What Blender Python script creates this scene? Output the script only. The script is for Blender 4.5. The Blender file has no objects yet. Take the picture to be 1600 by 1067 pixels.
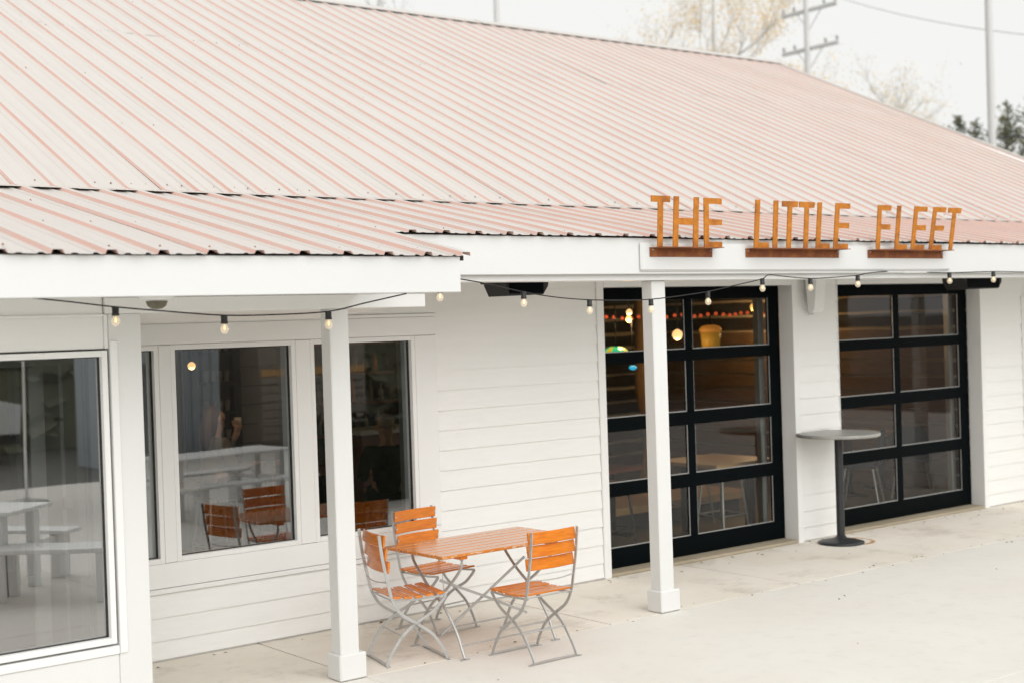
import bpy, math, random
from mathutils import Vector, Matrix
random.seed(7)
R_ = math.radians
SC = bpy.context.scene
COL = SC.collection

# ------------------------------------------------------------------ camera
cd = bpy.data.cameras.new('camera')
cam = bpy.data.objects.new('camera', cd)
COL.objects.link(cam)
_r = Vector((0.78306667, -0.62111986, -0.03188583))
_u = Vector((0.03330662, -0.00931455, 0.99940178))
_f = Vector((0.62104529, 0.78366023, -0.01339349))
cam.matrix_world = Matrix(((_r.x, _u.x, -_f.x, 0), (_r.y, _u.y, -_f.y, 0), (_r.z, _u.z, -_f.z, 2.23), (0, 0, 0, 1)))
cd.sensor_width = 36
cd.lens = 49.38
cd.clip_end = 3000
cd.dof.use_dof = True
cd.dof.focus_distance = 9.6
cd.dof.aperture_fstop = 1.6
SC.camera = cam

# ------------------------------------------------------------------ world, sun, exposure
SUN_EL, SUN_AZ = R_(32), R_(188)          # soft light from the street side, behind the camera
W = bpy.data.worlds.new('World')
SC.world = W
W.use_nodes = True
nt = W.node_tree
nt.nodes.clear()
out = nt.nodes.new('ShaderNodeOutputWorld')
bg = nt.nodes.new('ShaderNodeBackground')
sky = nt.nodes.new('ShaderNodeTexSky')
sky.sky_type = 'NISHITA'
sky.sun_disc = False
sky.sun_elevation = SUN_EL
sky.sun_rotation = SUN_AZ
sky.air_density = 1.0
sky.dust_density = 6.0
sky.ozone_density = 1.0
bw = nt.nodes.new('ShaderNodeRGBToBW')          # thick cloud: the sky keeps its brightness and loses its blue
cl = nt.nodes.new('ShaderNodeMixRGB')
cl.inputs[0].default_value = 0.82
mul = nt.nodes.new('ShaderNodeMixRGB')
mul.blend_type = 'MULTIPLY'
mul.inputs[0].default_value = 1.0
mul.inputs[2].default_value = (0.995, 1.0, 0.98, 1)
nt.links.new(sky.outputs[0], bw.inputs[0])
nt.links.new(bw.outputs[0], cl.inputs[1])
cl.inputs[2].default_value = (8.6, 8.6, 8.6, 1)  # even overcast
nt.links.new(cl.outputs[0], mul.inputs[1])
nt.links.new(mul.outputs[0], bg.inputs[0])
bg.inputs[1].default_value = 0.10
nt.links.new(bg.outputs[0], out.inputs[0])
sd = bpy.data.lights.new('sun', 'SUN')
sd.energy = 1.65
sd.angle = R_(75)
sd.color = (1.0, 0.985, 0.962)
sun = bpy.data.objects.new('sun', sd)
COL.objects.link(sun)
_d = Vector((math.cos(SUN_EL) * math.sin(SUN_AZ), math.cos(SUN_EL) * math.cos(SUN_AZ), math.sin(SUN_EL)))
sun.rotation_euler = _d.to_track_quat('Z', 'Y').to_euler()
vs = SC.view_settings
vs.view_transform = 'Standard'
vs.look = 'None'
vs.exposure = 0.3
vs.gamma = 1.0
vs.use_curve_mapping = False
SC.cycles.max_bounces = 8
SC.cycles.transparent_max_bounces = 16

# ------------------------------------------------------------------ materials
def mat(name, base, rough=0.5, metal=0.0, var=0.06, vscale=3.0, bump=0.0, bscale=40.0, stretch=(1, 1, 1), coat=0.0,
        spec=0.5, col2=None, mixscale=6.0, thr=(0.45, 0.6), emit=None, estr=0.0, world=False):
    m = bpy.data.materials.new(name)
    m.use_nodes = True
    n = m.node_tree.nodes
    l = m.node_tree.links
    b = n['Principled BSDF']
    b.inputs['Roughness'].default_value = rough
    b.inputs['Metallic'].default_value = metal
    b.inputs['Coat Weight'].default_value = coat
    b.inputs['Coat Roughness'].default_value = 0.12
    b.inputs['Specular IOR Level'].default_value = spec
    tc = n.new('ShaderNodeTexCoord')
    mp = n.new('ShaderNodeMapping')
    mp.inputs['Scale'].default_value = stretch
    if world:
        ge = n.new('ShaderNodeNewGeometry')
        l.new(ge.outputs['Position'], mp.inputs[0])
    else:
        l.new(tc.outputs['Object'], mp.inputs[0])
    nz = n.new('ShaderNodeTexNoise')
    nz.inputs['Scale'].default_value = vscale
    nz.inputs['Detail'].default_value = 6
    l.new(mp.outputs[0], nz.inputs[0])
    mx = n.new('ShaderNodeMixRGB')
    c = Vector(base)
    mx.inputs[1].default_value = (*[max(0, x * (1 - var)) for x in c], 1)
    mx.inputs[2].default_value = (*[min(1, x * (1 + var)) for x in c], 1)
    l.new(nz.outputs[0], mx.inputs[0])
    last = mx.outputs[0]
    if col2 is not None:
        n2 = n.new('ShaderNodeTexNoise')
        n2.inputs['Scale'].default_value = mixscale
        n2.inputs['Detail'].default_value = 9
        n2.inputs['Roughness'].default_value = 0.65
        l.new(mp.outputs[0], n2.inputs[0])
        rp = n.new('ShaderNodeValToRGB')
        rp.color_ramp.elements[0].position = thr[0]
        rp.color_ramp.elements[1].position = thr[1]
        l.new(n2.outputs[0], rp.inputs[0])
        m2 = n.new('ShaderNodeMixRGB')
        m2.inputs[2].default_value = (*col2, 1)
        l.new(rp.outputs[0], m2.inputs[0])
        l.new(last, m2.inputs[1])
        last = m2.outputs[0]
    l.new(last, b.inputs['Base Color'])
    if bump > 0:
        n3 = n.new('ShaderNodeTexNoise')
        n3.inputs['Scale'].default_value = bscale
        n3.inputs['Detail'].default_value = 5
        l.new(mp.outputs[0], n3.inputs[0])
        bp = n.new('ShaderNodeBump')
        bp.inputs['Strength'].default_value = bump
        bp.inputs['Distance'].default_value = 0.01
        l.new(n3.outputs[0], bp.inputs['Height'])
        l.new(bp.outputs[0], b.inputs['Normal'])
    if emit:
        b.inputs['Emission Color'].default_value = (*emit, 1)
        b.inputs['Emission Strength'].default_value = estr
    return m

def glass_mat(name, boost, tint):
    m = bpy.data.materials.new(name)
    m.use_nodes = True
    n = m.node_tree.nodes
    l = m.node_tree.links
    n.clear()
    o = n.new('ShaderNodeOutputMaterial')
    t = n.new('ShaderNodeBsdfTransparent')
    t.inputs[0].default_value = (*tint, 1)
    g = n.new('ShaderNodeBsdfGlossy')
    g.inputs['Roughness'].default_value = 0.0
    tc = n.new('ShaderNodeTexCoord')            # slow waviness of real panes
    nz = n.new('ShaderNodeTexNoise')
    nz.inputs['Scale'].default_value = 1.6
    nz.inputs['Detail'].default_value = 1
    l.new(tc.outputs['Object'], nz.inputs[0])
    bp = n.new('ShaderNodeBump')
    bp.inputs['Strength'].default_value = 0.05
    bp.inputs['Distance'].default_value = 0.01
    l.new(nz.outputs[0], bp.inputs['Height'])
    l.new(bp.outputs[0], g.inputs['Normal'])
    fr = n.new('ShaderNodeFresnel')
    fr.inputs[0].default_value = 1.5
    mu = n.new('ShaderNodeMath')
    mu.operation = 'MULTIPLY'
    mu.use_clamp = True
    mu.inputs[1].default_value = boost
    l.new(fr.outputs[0], mu.inputs[0])
    mx = n.new('ShaderNodeMixShader')
    l.new(mu.outputs[0], mx.inputs[0])
    l.new(t.outputs[0], mx.inputs[1])
    l.new(g.outputs[0], mx.inputs[2])
    l.new(mx.outputs[0], o.inputs[0])
    return m

M = {}
M['white'] = mat('white_paint', (0.80, 0.80, 0.785), 0.45, var=0.025, vscale=1.5, bump=0.10, bscale=60)
M['postpaint'] = mat('post_white_dimmed', (0.71, 0.71, 0.695), 0.5, var=0.03, vscale=2, bump=0.1, bscale=40)  # same white, darkened in the colour where full light falls
M['siding'] = mat('siding_paint', (0.82, 0.815, 0.795), 0.5, var=0.035, vscale=2.0, bump=0.22, bscale=26, stretch=(1, 6, 12), world=True)
M['fascia'] = mat('fascia_white_dimmed', (0.68, 0.685, 0.675), 0.5, var=0.03, vscale=1.2, bump=0.12, bscale=30, stretch=(1, 1, 4))  # white toned down in the colour to offset direct light
M['ceiling'] = mat('porch_ceiling_lifted', (0.87, 0.855, 0.82), 0.6, var=0.03, vscale=1.0)  # white raised in the colour to brighten the porch shade
M['pan'] = mat('faded_roof_sheen', (0.565, 0.528, 0.492), 0.34, var=0.06, vscale=1.3, stretch=(5, 1, 1), spec=0.6,
               col2=(0.58, 0.49, 0.45), mixscale=1.8, thr=(0.54, 0.85), world=True, bump=0.05, bscale=3)  # flats: fading plus sky sheen painted into the colour
M['rib'] = mat('red_roof_metal', (0.66, 0.425, 0.36), 0.45, var=0.08, vscale=3.0, col2=(0.62, 0.46, 0.40), mixscale=2.0, thr=(0.48, 0.66), world=True)  # rib flanks of the same metal, coloured without the painted sheen
M['roofdark'] = mat('dark_closure', (0.02, 0.016, 0.014), 0.9)
M['rust'] = mat('weathering_steel', (0.50, 0.175, 0.014), 0.8, var=0.42, vscale=24, bump=0.35, bscale=120, col2=(0.24, 0.07, 0.014), mixscale=7, thr=(0.48, 0.72))
M['rustdark'] = mat('weathering_steel_bracket', (0.22, 0.062, 0.016), 0.7, var=0.4, vscale=9, bump=0.3, bscale=90, col2=(0.36, 0.14, 0.03), mixscale=8, thr=(0.5, 0.68))
M['galv'] = mat('galvanised_steel', (0.50, 0.50, 0.49), 0.42, metal=0.55, var=0.16, vscale=18)
M['wood'] = mat('orange_lacquered_wood', (0.68, 0.20, 0.014), 0.26, var=0.38, vscale=5, stretch=(1.5, 14, 14), coat=0.2,
                col2=(0.60, 0.14, 0.008), mixscale=3.0, thr=(0.5, 0.72), bump=0.08, bscale=25)
M['woodtop'] = mat('worn_lacquered_wood', (0.60, 0.20, 0.028), 0.20, var=0.22, vscale=5, stretch=(0.5, 16, 14), coat=0.6,
                   col2=(0.62, 0.28, 0.09), mixscale=1.2, thr=(0.5, 0.95), bump=0.05, bscale=25)
M['wornedge'] = mat('chipped_lacquer_edge', (0.58, 0.19, 0.02), 0.35, var=0.25, vscale=9, stretch=(2, 8, 8), col2=(0.66, 0.55, 0.40), mixscale=11, thr=(0.54, 0.60))
M['black'] = mat('black_door_paint', (0.0018, 0.0034, 0.004), 0.5, var=0.2, vscale=4, spec=0.04)
M['blackplastic'] = mat('black_plastic', (0.012, 0.012, 0.012), 0.5, var=0.3, vscale=20)
M['cord'] = mat('black_rubber_cord', (0.012, 0.011, 0.010), 0.6)
M['bulbglass'] = mat('warm_bulb_glass', (0.80, 0.76, 0.68), 0.06, var=0.02, spec=0.8, emit=(1.0, 0.80, 0.50), estr=0.14)
M['filament'] = mat('filament', (0.8, 0.5, 0.2), 0.5, emit=(1.0, 0.62, 0.25), estr=1.6)
M['darkiron'] = mat('dark_iron', (0.035, 0.037, 0.04), 0.42, metal=0.3, var=0.3, vscale=14, bump=0.15, bscale=60, col2=(0.10, 0.05, 0.022), mixscale=9, thr=(0.62, 0.76))
M['greytop'] = mat('grey_table_top', (0.30, 0.30, 0.28), 0.38, var=0.12, vscale=10, col2=(0.36, 0.35, 0.32), mixscale=5)
M['pole'] = mat('weathered_glare_pole', (0.66, 0.65, 0.635), 0.9, var=0.08, vscale=6, stretch=(4, 4, 0.4))  # weathered grey, made paler to paint in the glare
M['asphalt'] = mat('asphalt', (0.11, 0.108, 0.10), 0.9, var=0.2, vscale=5, bump=0.3, bscale=80)
M['log'] = mat('dark_log', (0.035, 0.022, 0.013), 0.75, var=0.4, vscale=4, stretch=(1, 5, 5), bump=0.5, bscale=12)
M['chink'] = mat('pale_chinking', (0.62, 0.50, 0.33), 0.9, var=0.12, vscale=7)
M['plank'] = mat('brown_plank', (0.20, 0.115, 0.055), 0.6, var=0.4, vscale=5, stretch=(6, 1, 8), bump=0.2, bscale=20)
M['intfloor'] = mat('interior_floor', (0.11, 0.095, 0.08), 0.4, var=0.2, vscale=3)
M['intwall'] = mat('interior_wall', (0.30, 0.31, 0.32), 0.7, var=0.06)
M['intdark'] = mat('interior_dark', (0.035, 0.030, 0.027), 0.7, var=0.2)
M['tablewood'] = mat('pale_table_wood', (0.52, 0.31, 0.13), 0.4, var=0.25, vscale=5, stretch=(2, 12, 12))
M['brownwood'] = mat('red_brown_wood', (0.20, 0.052, 0.030), 0.35, var=0.25, vscale=6, stretch=(2, 12, 12))
M['steel'] = mat('pale_steel', (0.55, 0.55, 0.54), 0.35, metal=0.6)
M['navy'] = mat('navy_cloth', (0.012, 0.018, 0.034), 0.85, var=0.3, vscale=30, bump=0.3, bscale=50)
M['greycloth'] = mat('grey_knit', (0.24, 0.23, 0.215), 0.9, var=0.15, vscale=40, bump=0.3, bscale=90)
M['denim'] = mat('dark_denim', (0.03, 0.04, 0.07), 0.9, var=0.2, vscale=40)
M['skin'] = mat('skin', (0.70, 0.46, 0.36), 0.5, var=0.05)
M['greyhair'] = mat('grey_hair', (0.62, 0.58, 0.54), 0.6, var=0.25, vscale=30, stretch=(1, 1, 0.3))
M['brownhair'] = mat('brown_hair', (0.12, 0.062, 0.032), 0.5, var=0.4, vscale=30, stretch=(1, 1, 0.2))
M['shoe'] = mat('shoe_leather', (0.03, 0.02, 0.015), 0.5)
M['bottleg'] = mat('amber_bottle', (0.10, 0.045, 0.012), 0.08, var=0.3, vscale=3)
M['bottlec'] = mat('clear_bottle', (0.30, 0.30, 0.27), 0.08, var=0.2, vscale=3)
M['orangecan'] = mat('orange_can', (0.72, 0.22, 0.05), 0.3, var=0.15, vscale=20)
M['lamp'] = mat('lit_globe', (0.9, 0.8, 0.6), 0.4, emit=(1.0, 0.55, 0.22), estr=1.3)
M['lampwarm'] = mat('lit_shade', (0.9, 0.6, 0.2), 0.4, emit=(1.0, 0.48, 0.12), estr=1.3)
M['redlight'] = mat('red_fairy_light', (0.6, 0.05, 0.02), 0.4, emit=(1.0, 0.14, 0.04), estr=0.45)
M['yellowglow'] = mat('yellow_lit_shade', (0.42, 0.25, 0.04), 0.5, var=0.35, vscale=12, emit=(1.0, 0.48, 0.05), estr=0.13)
M['foam'] = mat('orange_lit_top', (0.4, 0.2, 0.05), 0.5, emit=(1.0, 0.36, 0.05), estr=0.22)
M['greenglow'] = mat('green_lit_glass', (0.05, 0.5, 0.25), 0.3, emit=(0.03, 0.75, 0.32), estr=0.6)
M['yelglass'] = mat('yellow_lit_glass', (0.6, 0.45, 0.02), 0.3, emit=(0.9, 0.62, 0.03), estr=0.6)
M['blueglow'] = mat('blue_lit_glass', (0.05, 0.3, 0.5), 0.3, emit=(0.04, 0.5, 0.8), estr=0.7)
M['bark'] = mat('pale_bark', (0.40, 0.37, 0.33), 0.9, var=0.2, vscale=8)
M['bud'] = mat('spring_buds', (0.80, 0.64, 0.38), 0.8, var=0.15, vscale=0.5)  # bud colour lightened to stand in for the washed-out sky glare
M['budgold'] = mat('gold_spring_buds', (0.80, 0.58, 0.26), 0.8, var=0.2, vscale=0.35)
M['twig'] = mat('pale_twigs', (0.66, 0.645, 0.62), 0.9, var=0.1)  # lightened so branches look bleached by the bright sky
M['needle'] = mat('conifer_needles', (0.13, 0.15, 0.09), 0.8, var=0.4, vscale=1.5, col2=(0.24, 0.22, 0.10), mixscale=0.8)
M['pane'] = glass_mat('window_glass', 7.0, (0.86, 0.89, 0.87))
M['wingpane'] = glass_mat('wing_window_glass', 12.0, (0.86, 0.89, 0.87))
M['doorpane'] = glass_mat('door_glass', 1.25, (0.86, 0.88, 0.85))
M['lensglass'] = mat('smoked_dome', (0.12, 0.11, 0.07), 0.12, var=0.3, vscale=20)
M['stone'] = mat('grey_stone', (0.24, 0.22, 0.19), 0.9, var=0.3, vscale=3, bump=0.5, bscale=8)
M['shedmetal'] = mat('pale_blue_metal', (0.40, 0.44, 0.47), 0.5, var=0.08)
M['drybits'] = mat('dry_leaf_bits', (0.13, 0.085, 0.045), 0.9, var=0.4, vscale=9)
M['darkleaf'] = mat('dark_clipped_leaves', (0.022, 0.028, 0.014), 0.9, var=0.4, vscale=6)
M['hedge'] = mat('hedge_leaves', (0.21, 0.22, 0.15), 0.9, var=0.4, vscale=3, bump=0.8, bscale=10)

def concrete(name, base, stain, ring=False, dark=0.0):
    m = bpy.data.materials.new(name)
    m.use_nodes = True
    n = m.node_tree.nodes
    l = m.node_tree.links
    b = n['Principled BSDF']
    b.inputs['Roughness'].default_value = 0.85
    ge = n.new('ShaderNodeNewGeometry')
    def noise(s, d, ro=0.6):
        z = n.new('ShaderNodeTexNoise')
        z.inputs['Scale'].default_value = s
        z.inputs['Detail'].default_value = d
        z.inputs['Roughness'].default_value = ro
        l.new(ge.outputs['Position'], z.inputs[0])
        return z
    def ramp(src, a, c):
        r = n.new('ShaderNodeMapRange')
        r.inputs[1].default_value = a
        r.inputs[2].default_value = c
        l.new(src, r.inputs[0])
        return r.outputs[0]
    def mixc(fac, a, col):
        x = n.new('ShaderNodeMixRGB')
        if hasattr(fac, 'is_output'):
            l.new(fac, x.inputs[0])
        else:
            x.inputs[0].default_value = fac
        l.new(a, x.inputs[1])
        x.inputs[2].default_value = (*col, 1)
        return x.outputs[0]
    rgb = n.new('ShaderNodeRGB')
    rgb.outputs[0].default_value = (*base, 1)
    big = noise(0.9, 7)
    col = mixc(ramp(big.outputs[0], 0.42, 0.72), rgb.outputs[0], stain)
    med = noise(6, 8, 0.7)
    col = mixc(ramp(med.outputs[0], 0.52, 1.0), col, [x * 0.80 for x in base])
    fine = noise(90, 3, 0.7)
    col = mixc(ramp(fine.outputs[0], 0.62, 1.1), col, [x * 0.55 for x in base])
    if dark:
        w = noise(1.7, 9, 0.75)
        f = ramp(w.outputs[0], 0.52, 0.70)
        mm = n.new('ShaderNodeMath')
        mm.operation = 'MULTIPLY'
        mm.inputs[1].default_value = dark
        l.new(f, mm.inputs[0])
        col = mixc(mm.outputs[0], col, (0.22, 0.17, 0.105))
    if ring:                                     # rust ring the table base left behind
        vm = n.new('ShaderNodeVectorMath')
        vm.operation = 'DISTANCE'
        l.new(ge.outputs['Position'], vm.inputs[0])
        vm.inputs[1].default_value = (11.02, 8.70, 0.0)
        s = n.new('ShaderNodeMath')
        s.operation = 'SUBTRACT'
        l.new(vm.outputs['Value'], s.inputs[0])
        s.inputs[1].default_value = 0.215
        a = n.new('ShaderNodeMath')
        a.operation = 'ABSOLUTE'
        l.new(s.outputs[0], a.inputs[0])
        k = ramp(a.outputs[0], 0.035, 0.006)
        k2 = n.new('ShaderNodeMath')
        k2.operation = 'MULTIPLY'
        l.new(k, k2.inputs[0])
        l.new(ramp(noise(7, 4).outputs[0], 0.25, 0.6), k2.inputs[1])
        col = mixc(k2.outputs[0], col, (0.44, 0.20, 0.045))
    l.new(col, b.inputs['Base Color'])
    bp = n.new('ShaderNodeBump')
    bp.inputs['Strength'].default_value = 0.25
    bp.inputs['Distance'].default_value = 0.004
    l.new(noise(55, 5, 0.7).outputs[0], bp.inputs['Height'])
    l.new(bp.outputs[0], b.inputs['Normal'])
    return m

M['front'] = concrete('pale_concrete', (0.76, 0.735, 0.685), (0.73, 0.69, 0.63))
M['side'] = concrete('stained_concrete', (0.80, 0.75, 0.675), (0.73, 0.67, 0.58), ring=True, dark=0.42)
M['sillc'] = concrete('door_sill_concrete', (0.40, 0.34, 0.25), (0.30, 0.25, 0.17))

def bulb_mat():
    m = M['bulbglass']; n = m.node_tree.nodes; l = m.node_tree.links
    o = n['Material Output']; b = n['Principled BSDF']
    t = n.new('ShaderNodeBsdfTransparent'); t.inputs[0].default_value = (1, .97, .92, 1)
    lw = n.new('ShaderNodeLayerWeight'); lw.inputs[0].default_value = .35
    mr = n.new('ShaderNodeMapRange'); mr.inputs[3].default_value = .38; mr.inputs[4].default_value = .8
    l.new(lw.outputs['Facing'], mr.inputs[0])
    x = n.new('ShaderNodeMixShader'); l.new(mr.outputs[0], x.inputs[0]); l.new(t.outputs[0], x.inputs[1]); l.new(b.outputs[0], x.inputs[2]); l.new(x.outputs[0], o.inputs[0])
bulb_mat()

# ------------------------------------------------------------------ mesh helper
class MB:
    def __init__(s):
        s.v = []; s.f = []; s.mi = []; s.sm = []
    def add(s, vs_, fs, mi=0, sm=False):
        o = len(s.v)
        s.v += [tuple(x) for x in vs_]
        for f in fs:
            s.f.append([o + i for i in f]); s.mi.append(mi); s.sm.append(sm)
    def hexa(s, p, mi=0):                        # p: 8 corners, bottom ring then top ring
        s.add(p, [(0, 3, 2, 1), (4, 5, 6, 7), (0, 1, 5, 4), (1, 2, 6, 5), (2, 3, 7, 6), (3, 0, 4, 7)], mi)
    def box(s, x0, x1, y0, y1, z0, z1, mi=0, bev=0.0):
        if bev <= 0:
            s.hexa([(x0, y0, z0), (x1, y0, z0), (x1, y1, z0), (x0, y1, z0), (x0, y0, z1), (x1, y0, z1), (x1, y1, z1), (x0, y1, z1)], mi)
            return
        b = min(bev, (x1 - x0) / 2.01, (y1 - y0) / 2.01, (z1 - z0) / 2.01)
        V = []; idx = {}
        X = (x0, x1); Y = (y0, y1); Z = (z0, z1)
        for i in (0, 1):
            for j in (0, 1):
                for k in (0, 1):
                    sx = b if i == 0 else -b; sy = b if j == 0 else -b; sz = b if k == 0 else -b
                    for a, q in (('x', (X[i], Y[j] + sy, Z[k] + sz)), ('y', (X[i] + sx, Y[j], Z[k] + sz)), ('z', (X[i] + sx, Y[j] + sy, Z[k]))):
                        idx[(i, j, k, a)] = len(V); V.append(q)
        F = []
        def q4(*ks):
            F.append([idx[k] for k in ks])
        for i in (0, 1):
            r = [(i, 0, 0, 'x'), (i, 1, 0, 'x'), (i, 1, 1, 'x'), (i, 0, 1, 'x')]; q4(*(r if i else r[::-1]))
            r = [(0, i, 0, 'y'), (0, i, 1, 'y'), (1, i, 1, 'y'), (1, i, 0, 'y')]; q4(*(r if i else r[::-1]))
            r = [(0, 0, i, 'z'), (1, 0, i, 'z'), (1, 1, i, 'z'), (0, 1, i, 'z')]; q4(*(r if i else r[::-1]))
        for j in (0, 1):
            for k in (0, 1):
                r = [(0, j, k, 'y'), (1, j, k, 'y'), (1, j, k, 'z'), (0, j, k, 'z')]; q4(*(r if j == k else r[::-1]))
                r = [(j, 0, k, 'z'), (j, 1, k, 'z'), (j, 1, k, 'x'), (j, 0, k, 'x')]; q4(*(r if j == k else r[::-1]))
                r = [(j, k, 0, 'x'), (j, k, 1, 'x'), (j, k, 1, 'y'), (j, k, 0, 'y')]; q4(*(r if j == k else r[::-1]))
        for i in (0, 1):
            for j in (0, 1):
                for k in (0, 1):
                    r = [(i, j, k, 'x'), (i, j, k, 'y'), (i, j, k, 'z')]
                    q4(*(r if (i + j + k) % 2 else r[::-1]))
        s.add(V, F, mi)
    def obox(s, c, ax, ay, az, mi=0):            # oriented box: centre and three half-axis vectors
        c = Vector(c); ax = Vector(ax); ay = Vector(ay); az = Vector(az)
        p = [c - ax - ay - az, c + ax - ay - az, c + ax + ay - az, c - ax + ay - az, c - ax - ay + az, c + ax - ay + az, c + ax + ay + az, c - ax + ay + az]
        s.hexa(p, mi)
    def tube(s, pts, r, n=6, mi=0, cap=True):
        pts = [Vector(p) for p in pts]
        rs = r if isinstance(r, (list, tuple)) else [r] * len(pts)
        rings = []
        up = Vector((0, 0, 1))
        for i, p in enumerate(pts):
            t = (pts[min(i + 1, len(pts) - 1)] - pts[max(i - 1, 0)]).normalized()
            a = t.cross(up)
            if a.length < 1e-3:
                a = t.cross(Vector((0, 1, 0)))
            a.normalize(); b = a.cross(t).normalized()
            rings.append([p + (a * math.cos(2 * math.pi * k / n) + b * math.sin(2 * math.pi * k / n)) * rs[i] for k in range(n)])
        V = [v for rg in rings for v in rg]
        F = [(i * n + k, i * n + (k + 1) % n, (i + 1) * n + (k + 1) % n, (i + 1) * n + k) for i in range(len(pts) - 1) for k in range(n)]
        F = [f[::-1] for f in F]
        s.add(V, F, mi, True)
        if cap:
            o = len(V)
            s.add(rings[0], [tuple(range(n))], mi); s.add(rings[-1], [tuple(range(n))[::-1]], mi)
    def strap(s, pts, w, h, side, mi=0):         # flat bar along pts: w along side vector, h across
        pts = [Vector(p) for p in pts]; sd_ = Vector(side).normalized()
        rings = []
        for i, p in enumerate(pts):
            t = (pts[min(i + 1, len(pts) - 1)] - pts[max(i - 1, 0)]).normalized()
            nrm = t.cross(sd_).normalized()
            rings.append([p + sd_ * w / 2 + nrm * h / 2, p - sd_ * w / 2 + nrm * h / 2, p - sd_ * w / 2 - nrm * h / 2, p + sd_ * w / 2 - nrm * h / 2])
        V = [v for rg in rings for v in rg]
        F = [(i * 4 + k, (i + 1) * 4 + k, (i + 1) * 4 + (k + 1) % 4, i * 4 + (k + 1) % 4) for i in range(len(pts) - 1) for k in range(4)]
        e = (len(pts) - 1) * 4
        F += [(0, 1, 2, 3), (e + 3, e + 2, e + 1, e)]
        s.add(V, F, mi)
    def lathe(s, prof, c=(0, 0, 0), n=20, mi=0):
        V = []; F = []
        for r, z in prof:
            for k in range(n):
                a = 2 * math.pi * k / n
                V.append((c[0] + r * math.cos(a), c[1] + r * math.sin(a), c[2] + z))
        for i in range(len(prof) - 1):
            for k in range(n):
                F.append((i * n + k, i * n + (k + 1) % n, (i + 1) * n + (k + 1) % n, (i + 1) * n + k))
        s.add(V, F, mi, True)
    def prism(s, poly, fn, d0, d1, mi=0):        # polygon (a,b) extruded between d0 and d1; fn(a,b,d) -> point
        n = len(poly)
        V = [fn(a, b, d0) for a, b in poly] + [fn(a, b, d1) for a, b in poly]
        F = [tuple(range(n))[::-1], tuple(range(n, 2 * n))] + [(i, (i + 1) % n, n + (i + 1) % n, n + i) for i in range(n)]
        s.add(V, F, mi)
    def mesh(s, name, mats, off=(0, 0, 0)):
        me = bpy.data.meshes.new(name)
        me.from_pydata([(v[0] - off[0], v[1] - off[1], v[2] - off[2]) for v in s.v], [], s.f)
        for m in (mats if isinstance(mats, (list, tuple)) else [mats]):
            me.materials.append(M[m] if isinstance(m, str) else m)
        me.polygons.foreach_set('material_index', s.mi)
        me.polygons.foreach_set('use_smooth', s.sm)
        me.update()
        return me
    def build(s, name, mats, parent=None, kind=None, at=None):
        # coordinates are world when parent chain is unrotated; `at` keeps them local to the parent
        off = Vector((0, 0, 0))
        p = parent
        if at is None:
            while p is not None:
                off += p.location; p = p.parent
        return link(name, s.mesh(name, mats, off), parent, kind=kind)

def link(name, me, parent=None, loc=(0, 0, 0), kind=None):
    o = bpy.data.objects.new(name, me)
    COL.objects.link(o)
    o.location = loc
    if parent is not None:
        o.parent = parent
    if kind:
        o['kind'] = kind
    return o

def thing(name, label, cat, loc=(0, 0, 0), rz=0.0, group=None):
    o = bpy.data.objects.new(name, None)
    COL.objects.link(o)
    o.location = loc
    o.rotation_euler = (0, 0, rz)
    o.empty_display_size = 0.2
    o['label'] = label
    o['category'] = cat
    if group:
        o['group'] = group
    return o

def copy_tree(o, parent=None):
    c = o.copy()
    COL.objects.link(c)
    c.parent = parent
    for ch in list(o.children):
        copy_tree(ch, c)
    return c

def tag(o, label, cat, group=None):
    o['label'] = label
    o['category'] = cat
    if group:
        o['group'] = group
    return o

# ------------------------------------------------------------------ ground
b = MB(); b.box(-400, 500, -400, 600, -0.5, -0.06)
b.build('ground', 'asphalt', kind='structure')
SIDE_X = [-7.2, -5.1, -2.8, -0.5, 1.65, 2.61, 4.745, 6.89, 9.0, 10.75, 12.33, 14.4, 16.5, 18.6, 21.0]
walk = MB(); walk.box(-7.2, 21, 7.63, 9.06, -0.055, -0.03)
sidewalk = walk.build('sidewalk', 'asphalt', kind='structure')
for a, c in zip(SIDE_X, SIDE_X[1:]):
    q = MB(); q.box(a + 0.007, c - 0.007, 7.634, 9.055, -0.03, 0.0, bev=0.0015)
    q.build('slab', 'side', sidewalk)
pv = MB(); pv.box(-9, 26, -5.5, 7.63, -0.055, -0.03)
pave = pv.build('pavement', 'asphalt', kind='structure')
FX = [-8.4, -4.0, 0.45, 4.77, 9.05, 13.4, 17.7, 22.0, 26.0]
FY = [-5.5, -1.5, 1.7, 4.82, 7.626]
for a, c in zip(FX, FX[1:]):
    for d, e in zip(FY, FY[1:]):
        q = MB(); q.box(a + 0.003, c - 0.003, d + 0.003, e - 0.003, -0.03, 0.0, bev=0.003)
        q.build('slab', 'front', pave)

# ------------------------------------------------------------------ the restaurant
SU, SL = 0.4663, 0.2151
YP, YW = 7.64, 9.0
EY, EZ = 7.50, 2.832          # main eave edge
LEY = 6.565                   # left eave edge
BY = 9.42; BZ = EZ + SL * (BY - EY)
RY = 17.1; RZ = BZ + SU * (RY - BY)
XL, XG, XN = -2.0, 19.85, 4.93   # left end, gable, where the long eave stops
zl = lambda y: EZ + SL * (y - EY)
zu = lambda y: BZ + SU * (y - BY)
bld = thing('restaurant_building', 'long low white restaurant with a faded pink ribbed metal roof and open front porch', 'building', (8.0, 9.0, 0))

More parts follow.
